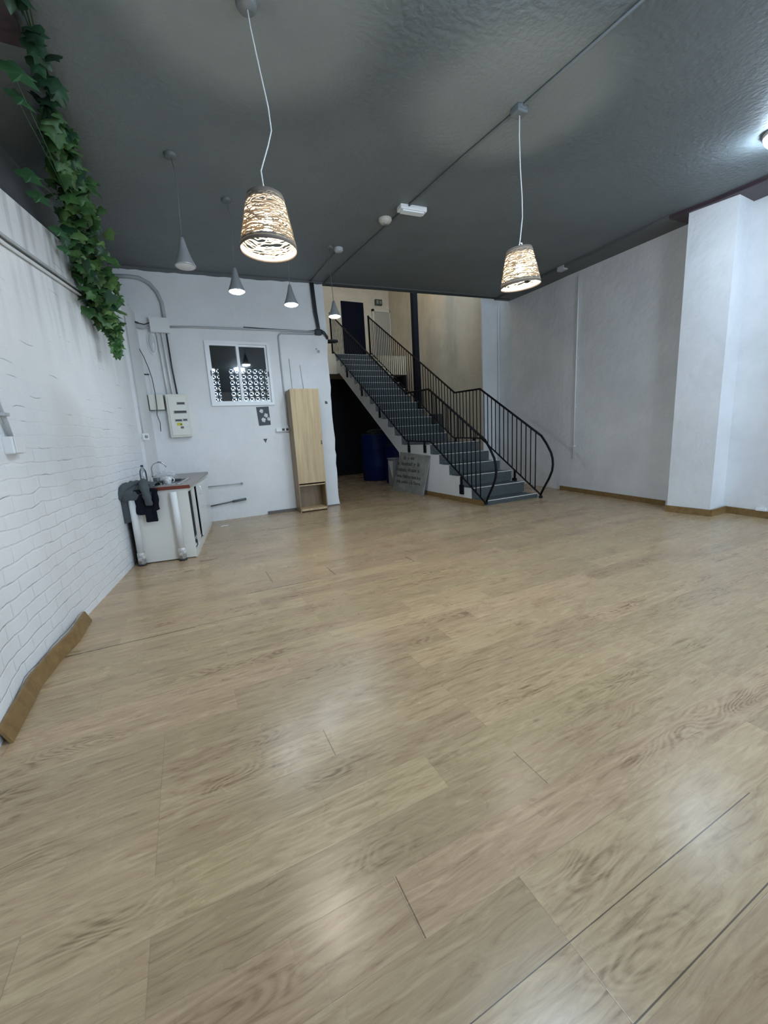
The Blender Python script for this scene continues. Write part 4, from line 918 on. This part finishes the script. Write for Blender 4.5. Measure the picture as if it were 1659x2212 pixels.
# ------------------------------------------------------------------ ivy garland
T = thing('ivy_garland', (-.55,5.0,2.2), 'green artificial ivy garland hanging from the ceiling by the brick wall', 'ivy')
path = [(-.44,2.6,3.46),(-.433,3.05,3.50),(-.438,3.3,3.51),(-.48,3.69,3.54),(-.53,4.15,3.55),(-.555,4.50,3.50),(-.565,4.66,3.34),(-.57,4.74,3.12),(-.57,4.76,2.9),(-.56,4.80,2.78),(-.53,4.98,2.64),(-.505,5.12,2.50),(-.50,5.14,2.38),(-.50,5.14,2.25)]
pv = [Vector(p) for p in path]
def path_at(t):
    s = t*(len(pv)-1); i = min(int(s), len(pv)-2); return pv[i].lerp(pv[i+1], s-i)
rn = random.Random(11)
m = MB()
for k in range(5):
    o_ = Vector((rn.uniform(-.03,.03), rn.uniform(-.04,.04), rn.uniform(-.02,.02)))
    m.tube([path_at(i/30)+o_*(1-i/34)+Vector((rn.uniform(-.01,.01),)*3) for i in range(31 if k<2 else 27)], .004, 5)
m.build('stem', mat('ivy_stem', (.05,.075,.03,1), .7), T)
leaf_out = [(0,0),(.18,-.10),(.42,-.14),(.50,.10),(.40,.28),(.55,.52),(.28,.55),(.14,.80),(0,1.0)]
leaf_out = leaf_out+[(-x,y) for x,y in leaf_out[-2:0:-1]]
def leaves(n, mm, seed, lo, hi, wfun):
    r = random.Random(seed); m = MB()
    for _ in range(n):
        t = r.uniform(lo,hi); c = path_at(t); w = wfun(t)
        c = c+Vector((r.gauss(0,w*.55), r.gauss(0,w*.8), r.gauss(0,w*.7)))
        if c.z > cz(c.x,c.y)-.04: c.z = cz(c.x,c.y)-.04-r.uniform(0,.06)
        lim = lwp(c.y,0,.05)[0]
        if c.z < lw_top(c.y)+.03 and c.x < lim: c.x = lim+r.uniform(0,.03)
        s = r.uniform(.08,.135)*(1 if t < .85 else .8)
        # leaf hangs roughly tip-down, facing the room
        R = Matrix.Rotation(r.uniform(-.9,.9),3,'Z') @ Matrix.Rotation(r.uniform(-1.1,.35),3,'X') @ Matrix.Rotation(math.pi+r.uniform(-.9,.9),3,'Y')
        vs = []
        cen = m.bm.verts.new(c+R @ Vector((0,-.012,.45*s)))
        for x,y in leaf_out: vs.append(m.bm.verts.new(c+R @ Vector((x*s, .10*s*abs(x)*2, y*s))))
        for a,b in zip(vs, vs[1:]+vs[:1]):
            f = m.bm.faces.new((cen,a,b)); f.smooth = True
    bmesh.ops.recalc_face_normals
    return m.build('foliage', mm, T)
wf = lambda t: .035+.03*t/.3 if t < .3 else (.065+.12*(t-.3)/.25 if t < .55 else (.185-.07*(t-.55)/.2 if t < .75 else max(.012,.115-.1*(t-.75)/.15)))
leaves(210, mat('ivy_leaf', (.048,.125,.035,1), .5, noise=(9,.5)), 1, .25, .99, wf)
leaves(130, mat('ivy_leaf_light', (.10,.19,.055,1), .5, noise=(9,.4)), 2, .3, .88, wf)
leaves(110, mat('ivy_leaf_dark', (.018,.060,.026,1), .5, noise=(9,.5)), 3, .0, .93, wf)

m = MB(); r = random.Random(5)
for cx_, cy_, cz_, sz in ((-.76,3.95,3.22,.17),(-.76,4.12,3.17,.15),(-.70,4.30,3.02,.13),(-.69,4.42,2.93,.12),(-.60,3.25,3.40,.20),(-.66,3.55,3.45,.15)):
    c = Vector((cx_,cy_,cz_)); R = Matrix.Rotation(r.uniform(-.6,.6),3,'Z') @ Matrix.Rotation(-.5,3,'X') @ Matrix.Rotation(math.pi*.8,3,'Y'); vs = []
    cen = m.bm.verts.new(c+R @ Vector((0,-.012,.45*sz)))
    for x,y in leaf_out: vs.append(m.bm.verts.new(c+R @ Vector((x*sz*.7, .10*sz*abs(x)*2, y*sz))))
    for a,b in zip(vs, vs[1:]+vs[:1]): m.bm.faces.new((cen,a,b))
    m.tube([c, c.lerp(path_at(.5), .5)+Vector((0,0,.03)), path_at(.5)], .0025, 5)
m.build('side_shoot', mat('ivy_leaf_side', (.045,.13,.05,1), .5), T)

for m_ in bpy.data.materials:
    if m_.name.split('.')[0] in ('black_iron', 'column_black', 'navy_door', 'void_shade', 'black_fabric', 'grey_jersey', 'blue_plastic'):
        m_.node_tree.nodes['Principled BSDF'].inputs['Specular IOR Level'].default_value = .18
